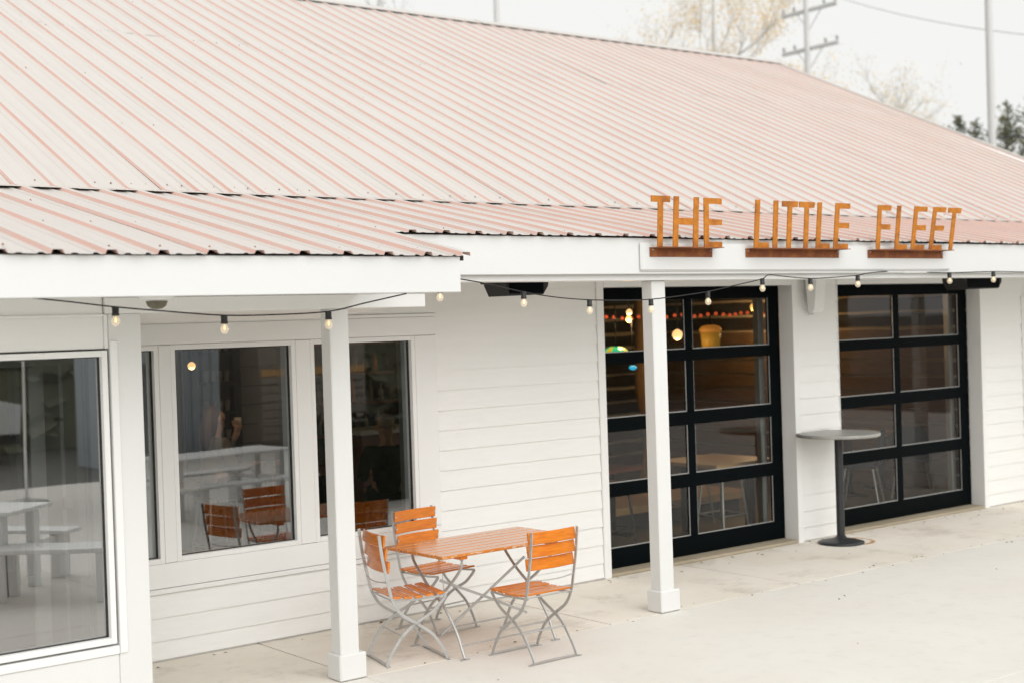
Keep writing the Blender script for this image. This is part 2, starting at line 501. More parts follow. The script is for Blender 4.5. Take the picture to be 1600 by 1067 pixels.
# roof deck
q = MB()
def slab_pts(x0, x1, y0, z0, y1, z1, t):
    return [(x0, y0, z0 - t), (x1, y0, z0 - t), (x1, y1, z1 - t), (x0, y1, z1 - t), (x0, y0, z0), (x1, y0, z0), (x1, y1, z1), (x0, y1, z1)]
d = 0.012
q.hexa(slab_pts(XL, XN - 0.03, LEY + 0.05, zl(LEY + 0.05) - d, EY + 0.05, zl(EY + 0.05) - d, 0.03))
q.hexa(slab_pts(XL, XG - 0.02, EY + 0.05, zl(EY + 0.05) - d, BY, BZ - d, 0.03))
q.hexa(slab_pts(XL, XG - 0.02, BY, BZ - d, RY, RZ - d, 0.03))
q.hexa(slab_pts(XL, XG - 0.02, RY, RZ - d, 26.6, RZ - SU * 9.5 - d, 0.03))
roof = q.build('roof', 'roofdark', bld)
RIB0, RS = 4.08, 0.2685
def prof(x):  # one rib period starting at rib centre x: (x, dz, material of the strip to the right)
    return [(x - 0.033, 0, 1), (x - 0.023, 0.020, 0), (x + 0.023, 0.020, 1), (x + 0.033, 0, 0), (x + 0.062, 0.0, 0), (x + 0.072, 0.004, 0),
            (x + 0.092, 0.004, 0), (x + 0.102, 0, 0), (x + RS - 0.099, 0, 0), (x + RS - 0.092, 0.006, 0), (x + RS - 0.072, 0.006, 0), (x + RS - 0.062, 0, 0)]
def roof_panel(k0, nrib, y0, z0, y1, z1, dzt, parent, clip=None):
    P = []
    for k in range(nrib):
        P += prof(RIB0 + RS * (k0 + k))
    P.append((RIB0 + RS * (k0 + nrib) - 0.033, 0, 0))
    if clip:
        P = [p for p in P if clip[0] <= p[0] <= clip[1]]
    if len(P) < 3:
        return
    j0 = random.uniform(-0.001, 0.002); j1 = 0.0
    V = []; F = []; mi = []
    NY = 5
    for i in range(NY):
        t = i / (NY - 1)
        y = y0 + (y1 - y0) * t; z = z0 + (z1 - z0) * t + dzt + j0 * (1 - t) + j1 * t
        lip = -0.004 if i == 0 else 0
        for n_, (x, dz, m_) in enumerate(P):
            w = 0.0025 * math.sin(3.1 * x + 2.3 * y) if dz == 0 else 0
            e = random.uniform(-0.007, 0.007) if i == 0 else 0
            V.append((x, y + e, z + dz + w + lip))
    n = len(P)
    mb = MB()
    for i in range(NY - 1):
        for k in range(n - 1):
            mb.f.append([i * n + k, i * n + k + 1, (i + 1) * n + k + 1, (i + 1) * n + k]); mb.mi.append(P[k][2]); mb.sm.append(False)
    mb.v = V
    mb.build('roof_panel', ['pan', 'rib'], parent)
K0 = math.floor((XL - RIB0) / RS); K1 = math.ceil((XG - RIB0) / RS)
LAPY = 14.0
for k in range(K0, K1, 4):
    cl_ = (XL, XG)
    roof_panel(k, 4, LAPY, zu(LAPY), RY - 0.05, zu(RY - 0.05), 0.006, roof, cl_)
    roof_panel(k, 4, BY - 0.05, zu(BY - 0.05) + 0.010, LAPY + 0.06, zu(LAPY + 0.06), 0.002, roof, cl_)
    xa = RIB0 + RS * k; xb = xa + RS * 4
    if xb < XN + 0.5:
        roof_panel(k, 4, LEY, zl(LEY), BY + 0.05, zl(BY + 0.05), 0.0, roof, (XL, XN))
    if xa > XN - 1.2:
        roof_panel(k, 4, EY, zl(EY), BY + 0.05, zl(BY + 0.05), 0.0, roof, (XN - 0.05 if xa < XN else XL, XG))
# flashing strip in the pitch break
q = MB()
for i in range(int((XG - XL) / 0.2685)):
    x = XL + i * 0.2685
    q.hexa(slab_pts(x, x + 0.262, BY - 0.17, zl(BY - 0.17) + 0.022 + random.uniform(-.002, .002), BY + 0.02, zl(BY + 0.02) + 0.010, 0.003))
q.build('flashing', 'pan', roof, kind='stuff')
# screws
q = MB()
def screw(x, y, z):
    n = 5; r = 0.0085
    V = [(x + r * math.cos(6.283 * k / n), y + r * math.sin(6.283 * k / n), z) for k in range(n)] + [(x, y, z + 0.010)]
    q.add(V, [(k, (k + 1) % n, n) for k in range(n)])
for k in range(K0, K1):
    x = RIB0 + RS * k
    if x < XL + 0.1 or x > XG - 0.2:
        continue
    for y in (9.52, 10.9, 12.3, 13.95, 15.5):
        for dx in ((0.045, 0.16) if y == 9.52 else (0.045,)):
            if random.random() < 0.9:
                screw(x + dx, y + random.uniform(-.02, .02), zu(y) + 0.008)
    for y in (8.6, 7.65, 6.75):
        if y > (LEY if x < XN - 0.1 else EY):
            screw(x + 0.05 + random.uniform(0, .02), y + random.uniform(-.03, .03), zl(y) + 0.004)
q.build('screws', 'rustdark', roof, kind='stuff')
# ridge cap in lengths
x = XL
while x < XG - 0.05:
    x1 = min(x + 3.0, XG + 0.02)
    q = MB()
    for s_ in (-1, 1):
        y1 = RY + s_ * 0.2
        q.hexa([(x, RY, RZ + 0.035), (x1 + .03, RY, RZ + 0.035), (x1 + .03, y1, RZ + 0.035 - .2 * SU), (x, y1, RZ + 0.035 - .2 * SU),
                (x, RY, RZ + 0.040), (x1 + .03, RY, RZ + 0.040), (x1 + .03, y1, RZ + 0.040 - .2 * SU), (x, y1, RZ + 0.040 - .2 * SU)][::1])
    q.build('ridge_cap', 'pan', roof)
    x = x1
# rake trim on the right gable and left roof edge
q = MB()
q.hexa(slab_pts(XG - 0.06, XG + 0.03, EY, zl(EY) + 0.03, BY, BZ + 0.03, 0.16))
q.hexa(slab_pts(XG - 0.06, XG + 0.03, BY, BZ + 0.03, RY, RZ + 0.03, 0.16))
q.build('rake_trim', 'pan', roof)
# chimney vents
for (x, y, r, h) in ((15.42, 18.35, 0.07, 0.75), (12.4, 18.7, 0.16, 0.95)):
    zb = RZ - SU * (y - RY) - 0.05
    q = MB(); q.lathe([(r * .75, 0), (r * .75, h - .12), (r * 1.15, h - .10), (r * 1.25, h - .04), (r * .8, h + .03), (0.001, h + .05)], (x, y, zb), 14)
    q.build('roof_vent', 'steel', roof)

# fascias, soffits, beams
def wbox(name, x0, x1, y0, y1, z0, z1, m='white', bev=0.004, parent=None):
    q = MB(); q.box(x0, x1, y0, y1, z0, z1, bev=bev)
    return q.build(name, m, parent or bld)
LF = 6.60
wbox('fascia', -2.0, 1.4, LF, LF + 0.04, 2.418, 2.625, 'fascia')
wbox('fascia', 1.403, 4.865, LF, LF + 0.04, 2.416, 2.622, 'fascia')
wbox('fascia', 4.80, 10.4, 7.54, 7.58, 2.556, 2.822, 'fascia')
wbox('fascia', 10.403, 15.6, 7.54, 7.58, 2.553, 2.818, 'fascia')
wbox('fascia', 15.603, 19.82, 7.54, 7.58, 2.553, 2.818, 'fascia')
q = MB()
q.hexa([(4.825, LF + 0.04, 2.418), (4.865, LF + 0.04, 2.418), (4.865, 7.54, 2.56), (4.825, 7.54, 2.56), (4.825, LF + 0.04, 2.60), (4.865, LF + 0.04, 2.60), (4.865, 7.54, 2.79), (4.825, 7.54, 2.79)])
q.build('rake_board', 'fascia', bld)
q = MB(); q.box(7.195, 11.06, 7.515, 7.54, 2.578, 2.79, bev=0.012)
q.build('sign_board', 'fascia', bld)
wbox('soffit', -2.0, 4.825, LF + 0.04, 7.80, 2.446, 2.466, 'ceiling')
wbox('beam', 3.132, 5.335, 7.64, 7.73, 2.352, 2.442)
wbox('beam_cap', 5.19, 5.36, 7.625, 7.735, 2.4435, 2.462)
wbox('beam', 4.90, 19.8, 7.60, 7.78, 2.512, 2.60, 'white')
# porch ceilings
q = MB(); q.hexa(slab_pts(3.35, 5.36, 7.732, 2.40, YW + .02, 2.325, 0.02)); q.build('porch_ceiling', 'ceiling', bld)
wbox('porch_ceiling', 4.95, 19.8, 7.782, YW + .1, 2.60, 2.62, 'ceiling')

# porch posts
def post(x0, x1, ztop):
    p = wbox('porch_post', x0, x1, 7.642, 7.755, 0.13, ztop, 'postpaint', 0.006)
    wbox('plinth', x0 - 0.022, x1 + 0.038, 7.617, 7.778, 0.003, 0.168, 'postpaint', 0.008, p)
post(4.597, 4.737, 2.351)
post(7.417, 7.560, 2.511)
post(14.95, 15.09, 2.511)

# wall body behind the boards
wall = MB()
def wb(x0, x1, z0, z1, y0=YW + 0.022, y1=YW + 0.14):
    wall.box(x0, x1, y0, y1, z0, z1)
wb(3.375, 8.15, 0, 0.69)
wb(3.375, 3.98, 2.12, 2.62) if False else None
wb(2.0, 8.15, 2.13, 2.62)
wb(4.03, 4.16, 0.69, 2.13); wb(5.09, 5.26, 0.69, 2.13); wb(6.14, 8.15, 0.69, 2.13)
wb(8.15, 13.78, 2.505, 2.62); wb(10.63, 11.30, 0, 2.505); wb(13.78, 14.66, 0, 2.62); wb(14.66, 16.2, 0, 0.7); wb(14.66, 16.2, 2.3, 2.62); wb(16.2, 19.6, 0, 2.62)
wall.box(19.48, 19.6, 9.16, 25.6, 0, 2.62)
wall.box(-2, 19.6, 25.6, 25.7, 0, 2.62)
wall.box(-2.0, -1.9, 7.8, 25.6, 0, 2.62)
wall.add([(19.6, 7.9, 2.62), (19.6, 25.7, 2.62), (19.6, RY, RZ - .06), (19.48, 7.9, 2.62), (19.48, 25.7, 2.62), (19.48, RY, RZ - .06)], [(0, 1, 2), (5, 4, 3), (0, 2, 5, 3), (1, 4, 5, 2)])
wallo = wall.build('wall', 'white', bld)
# siding boards: each course one board per bay, mesh shared by width
BH = 0.1575
def board_mesh(w, h):
    q = MB()
    q.hexa([(0, -0.019, 0), (w, -0.019, 0), (w, 0.0, 0), (0, 0.0, 0), (0, -0.006, h + 0.012), (w, -0.006, h + 0.012), (w, 0.0, h + 0.012), (0, 0.0, h + 0.012)])
    return q.mesh('siding_board', 'siding')
def siding(x0, x1, z0, z1, y=YW + 0.018):
    cache = {}
    z = z0
    first = True
    while z < z1 - 0.01:
        top = 0.14 if first else z + BH
        first = False if z0 < 0.05 else first
        if z0 >= 0.05:
            top = z + BH; first = False
        h = min(top, z1) - z
        key = round(h, 4)
        if key not in cache:
            cache[key] = board_mesh(x1 - x0, h - 0.012)
        o = link('siding_board', cache[key], wallo, (x0 - 8.0, y - 9.0 + random.uniform(-0.0008, 0.0008), z))
        z = top
siding(3.385, 6.365, 0.014, 0.458)
siding(6.372, 8.066, 0.014, 2.56)
siding(10.70, 11.298, 0.014, 2.56)
siding(13.862, 14.60, 0.014, 2.56)
siding(16.3, 19.5, 0.014, 2.56)
siding(14.60, 16.3, 0.014, 0.60)

# flat trim
T = YW - 0.008
wbox('trim_board', 3.385, 6.37, T, YW + 0.021, 0.497, 0.664)
wbox('trim_board', 3.385, 6.37, T - 0.006, YW + 0.021, 0.460, 0.494)
wbox('trim_board', 3.355, 6.37, T, YW + 0.021, 2.155, 2.297)
wbox('trim_board', 3.355, 6.368, T - 0.012, YW + 0.021, 2.2985, 2.322)
wbox('trim_board', 3.355, 6.368, T, YW + 0.021, 2.3235, 2.598)
for x0, x1 in ((4.052, 4.141), (5.113, 5.238), (6.166, 6.368)):
    wbox('trim_board', x0, x1, T, YW + 0.021, 0.667, 2.152)
wbox('trim_board', 8.069, 8.149, T, YW + 0.17, 0.0, 2.562)
wbox('trim_board', 8.152, 10.61, T, YW + 0.17, 2.505, 2.562)
wbox('trim_board', 10.613, 10.694, T, YW + 0.17, 0.0, 2.562)
wbox('trim_board', 11.30, 11.312, T + .006, YW + 0.17, 0.0, 2.502)
wbox('trim_board', 11.30, 13.77, T, YW + 0.17, 2.505, 2.562)
wbox('trim_board', 13.773, 13.856, T, YW + 0.17, 0.0, 2.562)
wbox('trim_board', 14.605, 14.70, T, YW + 0.021, 0.60, 2.36)
wbox('trim_board', 14.703, 16.30, T, YW + 0.021, 2.27, 2.36)
wbox('trim_board', 14.703, 16.30, T, YW + 0.021, 0.60, 0.70)

# windows
def window(x0, x1, z0, z1, y=YW, m='pane'):
    q = MB(); w = 0.034
    for a in ((x0 - w, x0, z0 - w, z1 + w), (x1, x1 + w, z0 - w, z1 + w), (x0, x1, z0 - w, z0), (x0, x1, z1, z1 + w)):
        q.box(a[0] + (0.0012 if a[0] != x0 else 0), a[1] - (0.0012 if a[1] != x1 else 0), y - 0.004, y + 0.12, a[2], a[3])
    w_ = q.build('window', 'white', bld)
    q = MB(); s = 0.006                           # dark glazing seal
    for a in ((x0, x0 + s, z0, z1), (x1 - s, x1, z0, z1), (x0 + s, x1 - s, z0, z0 + s), (x0 + s, x1 - s, z1 - s, z1)):
        q.box(a[0], a[1], y + 0.035, y + 0.055, a[2], a[3])
    q.build('glazing_seal', 'blackplastic', w_)
    q = MB(); q.add([(x0, y + 0.045, z0), (x1, y + 0.045, z0), (x1, y + 0.045, z1), (x0, y + 0.045, z1)], [(0, 1, 2, 3)])
    q.build('pane', m, w_)
    q = MB(); q.box(x1 - 0.055, x1 - 0.001, y + 0.06, y + 0.115, z0, z1); q.build('jamb_liner', 'intwall', w_)
window(3.10, 4.018, 0.70, 2.118)
window(4.175, 5.079, 0.70, 2.118)
window(5.272, 6.132, 0.70, 2.118)
window(14.735, 16.2, 0.735, 2.235)

# ------------------------------------------------------------------ garage doors
def garage_door(xa, xb, xm):
    y0, y1 = 9.172, 9.222
    zr = [(0.035, 0.211), (0.663, 0.786), (1.238, 1.360), (1.830, 1.936), (2.391, 2.52)]
    q = MB(); q.box(xa, xa + 0.145, y0 + .002, y1, 0.035, 2.52, bev=0.003); 
    gd = q.build('garage_door', 'black', bld)
    q = MB(); q.box(xb - 0.145, xb, y0 + .002, y1, 0.035, 2.52, bev=0.003); q.build('stile', 'black', gd)
    for a, c in zr:
        q = MB(); q.box(xa + 0.146, xb - 0.146, y0, y1 - .004, a, c, bev=0.004)
        if 0.3 < a < 2.2:
            q.box(xa + 0.146, xb - 0.146, y0 - 0.003, y0 - 0.0005, (a + c) / 2 + 0.004, c - 0.002)
        q.build('rail', 'black', gd)
    gx = [(xa + 0.146, xm - 0.047), (xm + 0.047, xb - 0.146)]
    for (l0, h0), (l1, h1) in zip(zr, zr[1:]):
        q = MB(); q.box(xm - 0.046, xm + 0.046, y0 + .003, y1 - .006, h0 + .001, l1 - .001, bev=0.003); q.build('mullion', 'black', gd)
        for a, c in gx:
            q = MB(); q.add([(a, y0 + .025, h0), (c, y0 + .025, h0), (c, y0 + .025, l1), (a, y0 + .025, l1)], [(0, 1, 2, 3)])
            q.build('pane', 'doorpane', gd)
            q = MB()
            q.box(a, a + .008, y0 + .012, y0 + .018, h0, l1); q.box(c - .008, c, y0 + .012, y0 + .018, h0, l1)
            q.box(a + .008, c - .008, y0 + .012, y0 + .018, h0, h0 + .008)
            q.build('bead', 'steel', gd)
    # inside track seen through the glass
    q = MB(); q.box(xb - 0.20, xb - 0.12, y1 + .05, y1 + .11, 0.06, 2.6); q.build('track', 'steel', gd)
    return gd
garage_door(8.11, 10.62, 9.365)
garage_door(11.24, 13.77, 12.497)
q = MB(); q.box(8.152, 10.61, 9.0, 9.30, 0.003, 0.032, bev=0.004); q.build('door_sill', 'sillc', bld)
q = MB(); q.box(11.315, 13.77, 9.0, 9.30, 0.003, 0.032, bev=0.004); q.build('door_sill', 'sillc', bld)

# ------------------------------------------------------------------ glazed porch wing (left)
WY = 7.665
wbox('wing_wall', 3.157, 3.352, WY, WY + 0.12, 0.004, 2.351, 'postpaint')
wbox('wing_wall', -2.0, 3.128, WY, WY + 0.12, 2.157, 2.445)
wbox('wing_wall', 3.13, 3.155, WY, WY + 0.12, 2.157, 2.351)
wbox('wing_wall', -2.0, 3.155, WY, WY + 0.12, 0.004, 0.42, 'postpaint')
wbox('trim_board', -2.0, 3.155, WY - 0.012, WY + 0.12, 0.423, 0.472)
wbox('wing_wall', 3.24, 3.350, WY + 0.123, YW - 0.02, 0.004, 2.351)
wbox('trim_board', -2.0, 3.13, WY - 0.010, WY - 0.001, 2.338, 2.352)
wbox('trim_board', 3.158, 3.205, WY - 0.012, WY - 0.001, 0.424, 2.2)
for x0, x1 in ((1.70, 3.105), (0.15, 1.55), (-1.4, 0.0)):
    window(x0, x1, 0.521, 2.113, WY - 0.012, 'wingpane')
wbox('wing_mullion', 1.586, 1.664, WY, WY + .12, 0.474, 2.155)
wbox('wing_mullion', 0.036, 0.114, WY, WY + .12, 0.474, 2.155)
# inner sliding door
q = MB(); q.box(2.915, 3.005, 8.30, 8.34, 0.04, 2.06, bev=.004); sd_ = q.build('sliding_door', 'white', bld)
for nm, a, c, z0, z1, m in (('stile', 3.098, 3.122, 0.04, 2.06, 'white'), ('stile', 3.19, 3.24, 0.04, 2.10, 'white'), ('stile', 1.90, 1.98, 0.04, 2.06, 'white')):
    q = MB(); q.box(a, c, 8.305, 8.335, z0, z1, bev=.003); q.build(nm, m, sd_)
q = MB(); q.box(1.98, 3.24, 8.296, 8.344, 2.062, 2.12, bev=.003); q.build('rail', 'white', sd_)
q = MB(); q.tube([(2.935, 8.30, 1.235), (2.935, 8.245, 1.235), (2.935, 8.24, 1.22), (2.935, 8.24, 1.02), (2.935, 8.245, 1.005), (2.935, 8.30, 1.005)], 0.012, 8)
q.build('handle', 'galv', sd_)
q = MB(); q.box(3.095, 3.145, 8.27, 8.304, 1.20, 1.27, bev=.004); q.build('latch', 'galv', sd_)
q = MB(); q.add([(1.98, 8.32, .05), (2.915, 8.32, .05), (2.915, 8.32, 2.06), (1.98, 8.32, 2.06)], [(0, 1, 2, 3)]); q.build('pane', 'doorpane', sd_)

# ------------------------------------------------------------------ interior shell
q = MB(); q.box(-1.9, 19.4, YW + 0.15, 15.6, -0.02, 0.03); q.build('floor', 'intfloor', bld)
q = MB(); q.box(-1.9, 3.24, WY + .13, YW + 0.148, -0.02, 0.028); q.build('floor', 'front', bld)
q = MB(); q.box(-1.9, 19.4, YW + 0.15, 15.6, 2.66, 2.70); q.build('interior_ceiling', 'intdark', bld)
q = MB(); q.box(-1.9, 15.2, 15.3, 15.4, 0.03, 2.66); iw = q.build('interior_wall', 'chink', bld)
def wavy(x0, x1, zc, h, y, dy, seed, ax='x'):
    q = MB(); n = 16; rr = random.Random(seed)
    a0, a1, ph, ph2 = rr.uniform(.004, .012), rr.uniform(.003, .01), rr.uniform(0, 6), rr.uniform(0, 6)
    T_ = []; B_ = []
    for i in range(n + 1):
        x = x0 + (x1 - x0) * i / n
        T_.append((x, zc + h / 2 + a0 * math.sin(x * 2.1 + ph) + a1 * math.sin(x * 5.3 + ph2)))
        B_.append((x, zc - h / 2 + a0 * math.sin(x * 1.7 + ph2) + a1 * math.sin(x * 4.1 + ph)))
    poly = B_ + T_[::-1]
    if ax == 'x':
        q.prism(poly, lambda a, b_, d_: (a, d_, b_), y, y + dy)
    else:
        q.prism(poly, lambda a, b_, d_: (d_, a, b_), y, y + dy)
    return q
for k in range(13):
    wavy(8.6, 15.0, 0.13 + k * 0.198, 0.150, 15.24, 0.06, k).build('log', 'log', iw)
q = MB(); q.box(14.72, 14.80, YW + 0.16, 15.3, 0.03, 2.66); sw = q.build('interior_wall', 'chink', bld)
for k in range(13):
    w_ = wavy(YW + 0.17, 15.2, 0.13 + k * 0.198, 0.160, 14.66, 0.058, 40 + k, 'y')
    w_.build('log', 'log' if k > 9 else 'plank', sw)
q = MB(); q.box(3.0, 8.6, 15.22, 15.29, 0.03, 2.66); q.build('wall_panel', 'intdark', iw)
q = MB(); q.box(3.3, 6.3, 13.4, 13.46, 0.03, 2.66); q.build('partition', 'intwall', bld)
q = MB(); q.box(6.82, 6.9, 13.3, 13.4, 0.03, 2.66); pw = q.build('plank_wall', 'intdark', bld)
for k in range(12):
    q = MB(); q.box(6.9, 7.62, 13.30, 13.33, 0.06 + k * .2, 0.06 + k * .2 + .19, bev=.004); q.build('plank', 'stone', pw)
q = MB(); q.tube([(12.35, 12.9, 0.03), (12.33, 12.9, 1.3), (12.36, 12.9, 2.66)], [0.13, 0.115, 0.12], 12); q.build('log_column', 'tablewood', bld)
# ------------------------------------------------------------------ lettered signs
def sign(word, x0, x1, letters, label):
    t = thing('lettered_sign', label, 'sign', ((x0 + x1) / 2, 7.51, 2.72), group='rusty steel words on the fascia')
    q = MB(); q.box(x0 - .02, x1 - .02, 7.509, 7.514, 2.682, 2.752)
    br = q.build('bracket', 'rustdark', t)
    q = MB(); q.box(x0, x1, 7.40, 7.509, 2.7465, 2.7525); q.build('flange', 'rustdark', br)
    for xx in (x0 + 0.012, x1 - 0.04):
        q = MB(); q.lathe([(0.001, -0.006), (0.009, -0.005), (0.009, 0), (0.006, 0.004)], (0, 0, 0), 8)
        q.v = [(xx + a, 7.508 - c * 1.0 - .004, 2.735 + b_) for a, b_, c in q.v]
        q.build('bolt', 'steel', br)
    for ch, lx, w, lean in letters:
        zb, zt, s = 2.753, 3.126, 0.051
        zm = (zb + zt) / 2 + .004
        R = []
        if ch == 'T':
            R = [(w / 2 - s / 2, w / 2 + s / 2, zb, zt - .046), (0, w, zt - .046, zt)]
        elif ch == 'H':
            R = [(0, s, zb, zt), (w - s, w, zb, zt), (s, w - s, zm - .026, zm + .024)]
        elif ch == 'E':
            R = [(0, s, zb, zt), (s, w, zt - .044, zt), (s, w, zm - .022, zm + .022), (s, w, zb, zb + .042)]
        elif ch == 'L':
            R = [(0, s, zb, zt), (s, w, zb, zb + .042)]
        elif ch == 'I':
            R = [(0, s, zb, zt)]
        elif ch == 'F':
            R = [(0, s, zb, zt), (s, w, zt - .044, zt), (s, w, zm - .022, zm + .022)]
        q = MB()
        for a, c, z0, z1 in R:
            fy = lambda z: 7.430 - lean * (z - zb) / (zt - zb)
            q.hexa([(lx + a, fy(z0), z0), (lx + c, fy(z0), z0), (lx + c, fy(z0) + .010, z0), (lx + a, fy(z0) + .010, z0),
                    (lx + a, fy(z1), z1), (lx + c, fy(z1), z1), (lx + c, fy(z1) + .010, z1), (lx + a, fy(z1) + .010, z1)])
        q.build('letter', 'rust', t)
    return t
sign('THE', 7.30, 7.965, [('T', 7.216, .192, .023), ('H', 7.447, .263, .026), ('E', 7.780, .194, .01)],
     'rust brown steel letters reading THE on a short angle bracket, first word above the porch')
sign('LITTLE', 8.345, 9.49, [('L', 8.337, .171, .032), ('I', 8.558, .05, .026), ('T', 8.655, .186, .030), ('T', 8.862, .186, .030), ('L', 9.083, .17, .036), ('E', 9.306, .186, .04)],
     'rust brown steel letters reading LITTLE on a long angle bracket, middle word of the three')
sign('FLEET', 9.88, 10.96, [('F', 9.872, .18, .036), ('L', 10.129, .17, .045), ('E', 10.36, .185, .054), ('E', 10.622, .185, .064), ('T', 10.85, .19, .062)],
     'rust brown steel letters reading FLEET, leaning on the bracket farthest to the right')

# ------------------------------------------------------------------ string lights
def string_light(pts, bulbs, label, s=1.0):
    t = thing('string_light', label, 'string light', pts[0], group='festoon light strings under the eaves')
    P = [Vector(p) for p in pts]
    D = []                                        # smooth the hang of the cord
    for i in range(len(P) - 1):
        p0 = P[max(i - 1, 0)]; p1 = P[i]; p2 = P[i + 1]; p3 = P[min(i + 2, len(P) - 1)]
        for k in range(5):
            u = k / 5
            D.append(0.5 * ((2 * p1) + (p2 - p0) * u + (2 * p0 - 5 * p1 + 4 * p2 - p3) * u * u + (3 * p1 - p0 - 3 * p2 + p3) * u ** 3))
    D.append(P[-1])
    q = MB(); q.tube(D, 0.0042, 5); q.build('cord', 'cord', t)
    for x, y, z in bulbs:
        q = MB(); q.lathe([(0.001, 0.006), (0.017, 0.004), (0.0185, -0.002), (0.0175, -0.03), (0.0195, -0.032), (0.0195, -0.044), (0.001, -0.045)][::-1], (x, y, z), 12)
        so = q.build('socket', 'blackplastic', t)
        q = MB(); q.lathe([(0.012, -0.044), (0.014, -0.052), (0.0225, -0.066), (0.0235, -0.076), (0.0205, -0.088), (0.012, -0.097), (0.001, -0.10)][::-1], (x, y, z), 14)
        q.lathe([(.001, -.08), (.006, -.074), (.005, -.058), (.001, -.05)], (x, y, z), 6, 1)
        q.build('bulb', ['bulbglass', 'filament'], so)
string_light([(2.492, 7.0, 2.429), (2.688, 7.0, 2.406), (2.925, 7.0, 2.376), (3.226, 7.0, 2.346), (3.544, 7.0, 2.319), (3.859, 7.0, 2.316), (4.204, 7.0, 2.327), (4.454, 7.0, 2.371), (4.751, 7.0, 2.423)],
             [(2.925, 7.0, 2.374), (3.544, 7.0, 2.317), (4.204, 7.0, 2.325)], 'black cord with three clear bulbs hung under the deep left eave')
string_light([(5.20, 7.45, 2.59), (5.318, 7.45, 2.56), (5.481, 7.45, 2.527), (5.686, 7.45, 2.496), (6.018, 7.45, 2.434), (6.313, 7.45, 2.394), (6.615, 7.45, 2.372), (6.948, 7.45, 2.364), (7.218, 7.45, 2.367),
              (7.503, 7.45, 2.387), (7.821, 7.45, 2.417), (8.136, 7.45, 2.463), (8.441, 7.45, 2.51), (8.517, 7.45, 2.540), (8.754, 7.45, 2.524), (9.022, 7.45, 2.510), (9.298, 7.45, 2.516),
              (9.635, 7.45, 2.533), (9.79, 7.45, 2.552), (10.3, 7.56, 2.57), (11.0, 7.52, 2.553), (11.637, 7.45, 2.560), (12.6, 7.5, 2.552), (13.6, 7.5, 2.553)],
             [(5.318, 7.45, 2.480), (6.018, 7.45, 2.432), (6.615, 7.45, 2.370), (7.218, 7.45, 2.365), (7.821, 7.45, 2.414), (8.441, 7.45, 2.508), (9.022, 7.45, 2.508), (9.635, 7.45, 2.531), (11.019, 7.50, 2.552), (11.637, 7.45, 2.558)],
             'long black cord of clear bulbs looped along the porch below the rusty letters')

# ------------------------------------------------------------------ speakers, dome
def speaker(x0, x1, z0, y, label, flare):
    t = thing('loudspeaker', label, 'speaker', ((x0 + x1) / 2, y, 2.59), group='black porch loudspeakers')
    q = MB()
    xc = (x0 + x1) / 2
    poly = [(x0 + flare * 1.25, z0), (x1 - flare * .55, z0 + .006), (x1 - flare * .1, z0 + .07), (x1, 2.575), (x0 + .07, 2.575), (x0 + .10, z0 + .075)]
    q.prism(poly, lambda a, b_, d_: (a, d_, b_), y - .13, y + .13); q.build('cabinet', 'blackplastic', t)
    q = MB(); q.box(x0 + .13, x1 - .06, y - .138, y - .131, z0 + .015, 2.565, bev=.003); q.build('grille', 'black', t)
    q = MB(); q.box(x0, x0 + .13, y - .05, y + .05, 2.515, 2.548, bev=.004); q.box(x0 + .02, x0 + .05, y - .03, y + .03, 2.548, 2.598); q.build('bracket', 'blackplastic', t)
speaker(6.255, 6.768, 2.425, 8.2, 'black loudspeaker hung under the porch ceiling beside the left garage door', .11)
speaker(12.02, 12.76, 2.412, 8.2, 'black loudspeaker hung under the porch ceiling at the right garage door', .13)
t = thing('wall_speaker', 'slim white speaker fixed to the white pier between the garage doors', 'speaker', (10.84, 8.9, 2.38))
q = MB(); q.prism([(8.83, 2.595), (8.972, 2.595), (8.972, 2.50), (8.945, 2.245), (8.90, 2.235), (8.87, 2.26)], lambda a, b_, d_: (d_, a, b_), 10.79, 10.935); q.build('cabinet', 'white', t)
q = MB(); q.box(10.815, 10.86, 8.93, 8.99, 2.35, 2.50, bev=.004); q.build('bracket', 'steel', t)
q = MB(); q.tube([(10.72, 8.975, 2.56), (10.735, 8.972, 2.46), (10.765, 8.968, 2.34), (10.79, 8.965, 2.26), (10.82, 8.96, 2.215), (10.86, 8.95, 2.222), (10.90, 8.975, 2.215)], .005, 6); q.build('cable', 'galv', t)
t = thing('ceiling_dome', 'small smoked half dome fixed under the soffit above the left bulb cord', 'dome', (3.29, 7.3, 2.44))
q = MB(); q.lathe([(.001, -.034), (.09, -.032), (.10, -.004), (.001, -.002)], (3.29, 7.3, 2.446), 20); q.build('base', 'white', t)
q = MB(); q.lathe([(.001, -.082), (.03, -.078), (.052, -.062), (.062, -.036)], (3.29, 7.3, 2.446), 18); q.build('dome', 'lensglass', t)

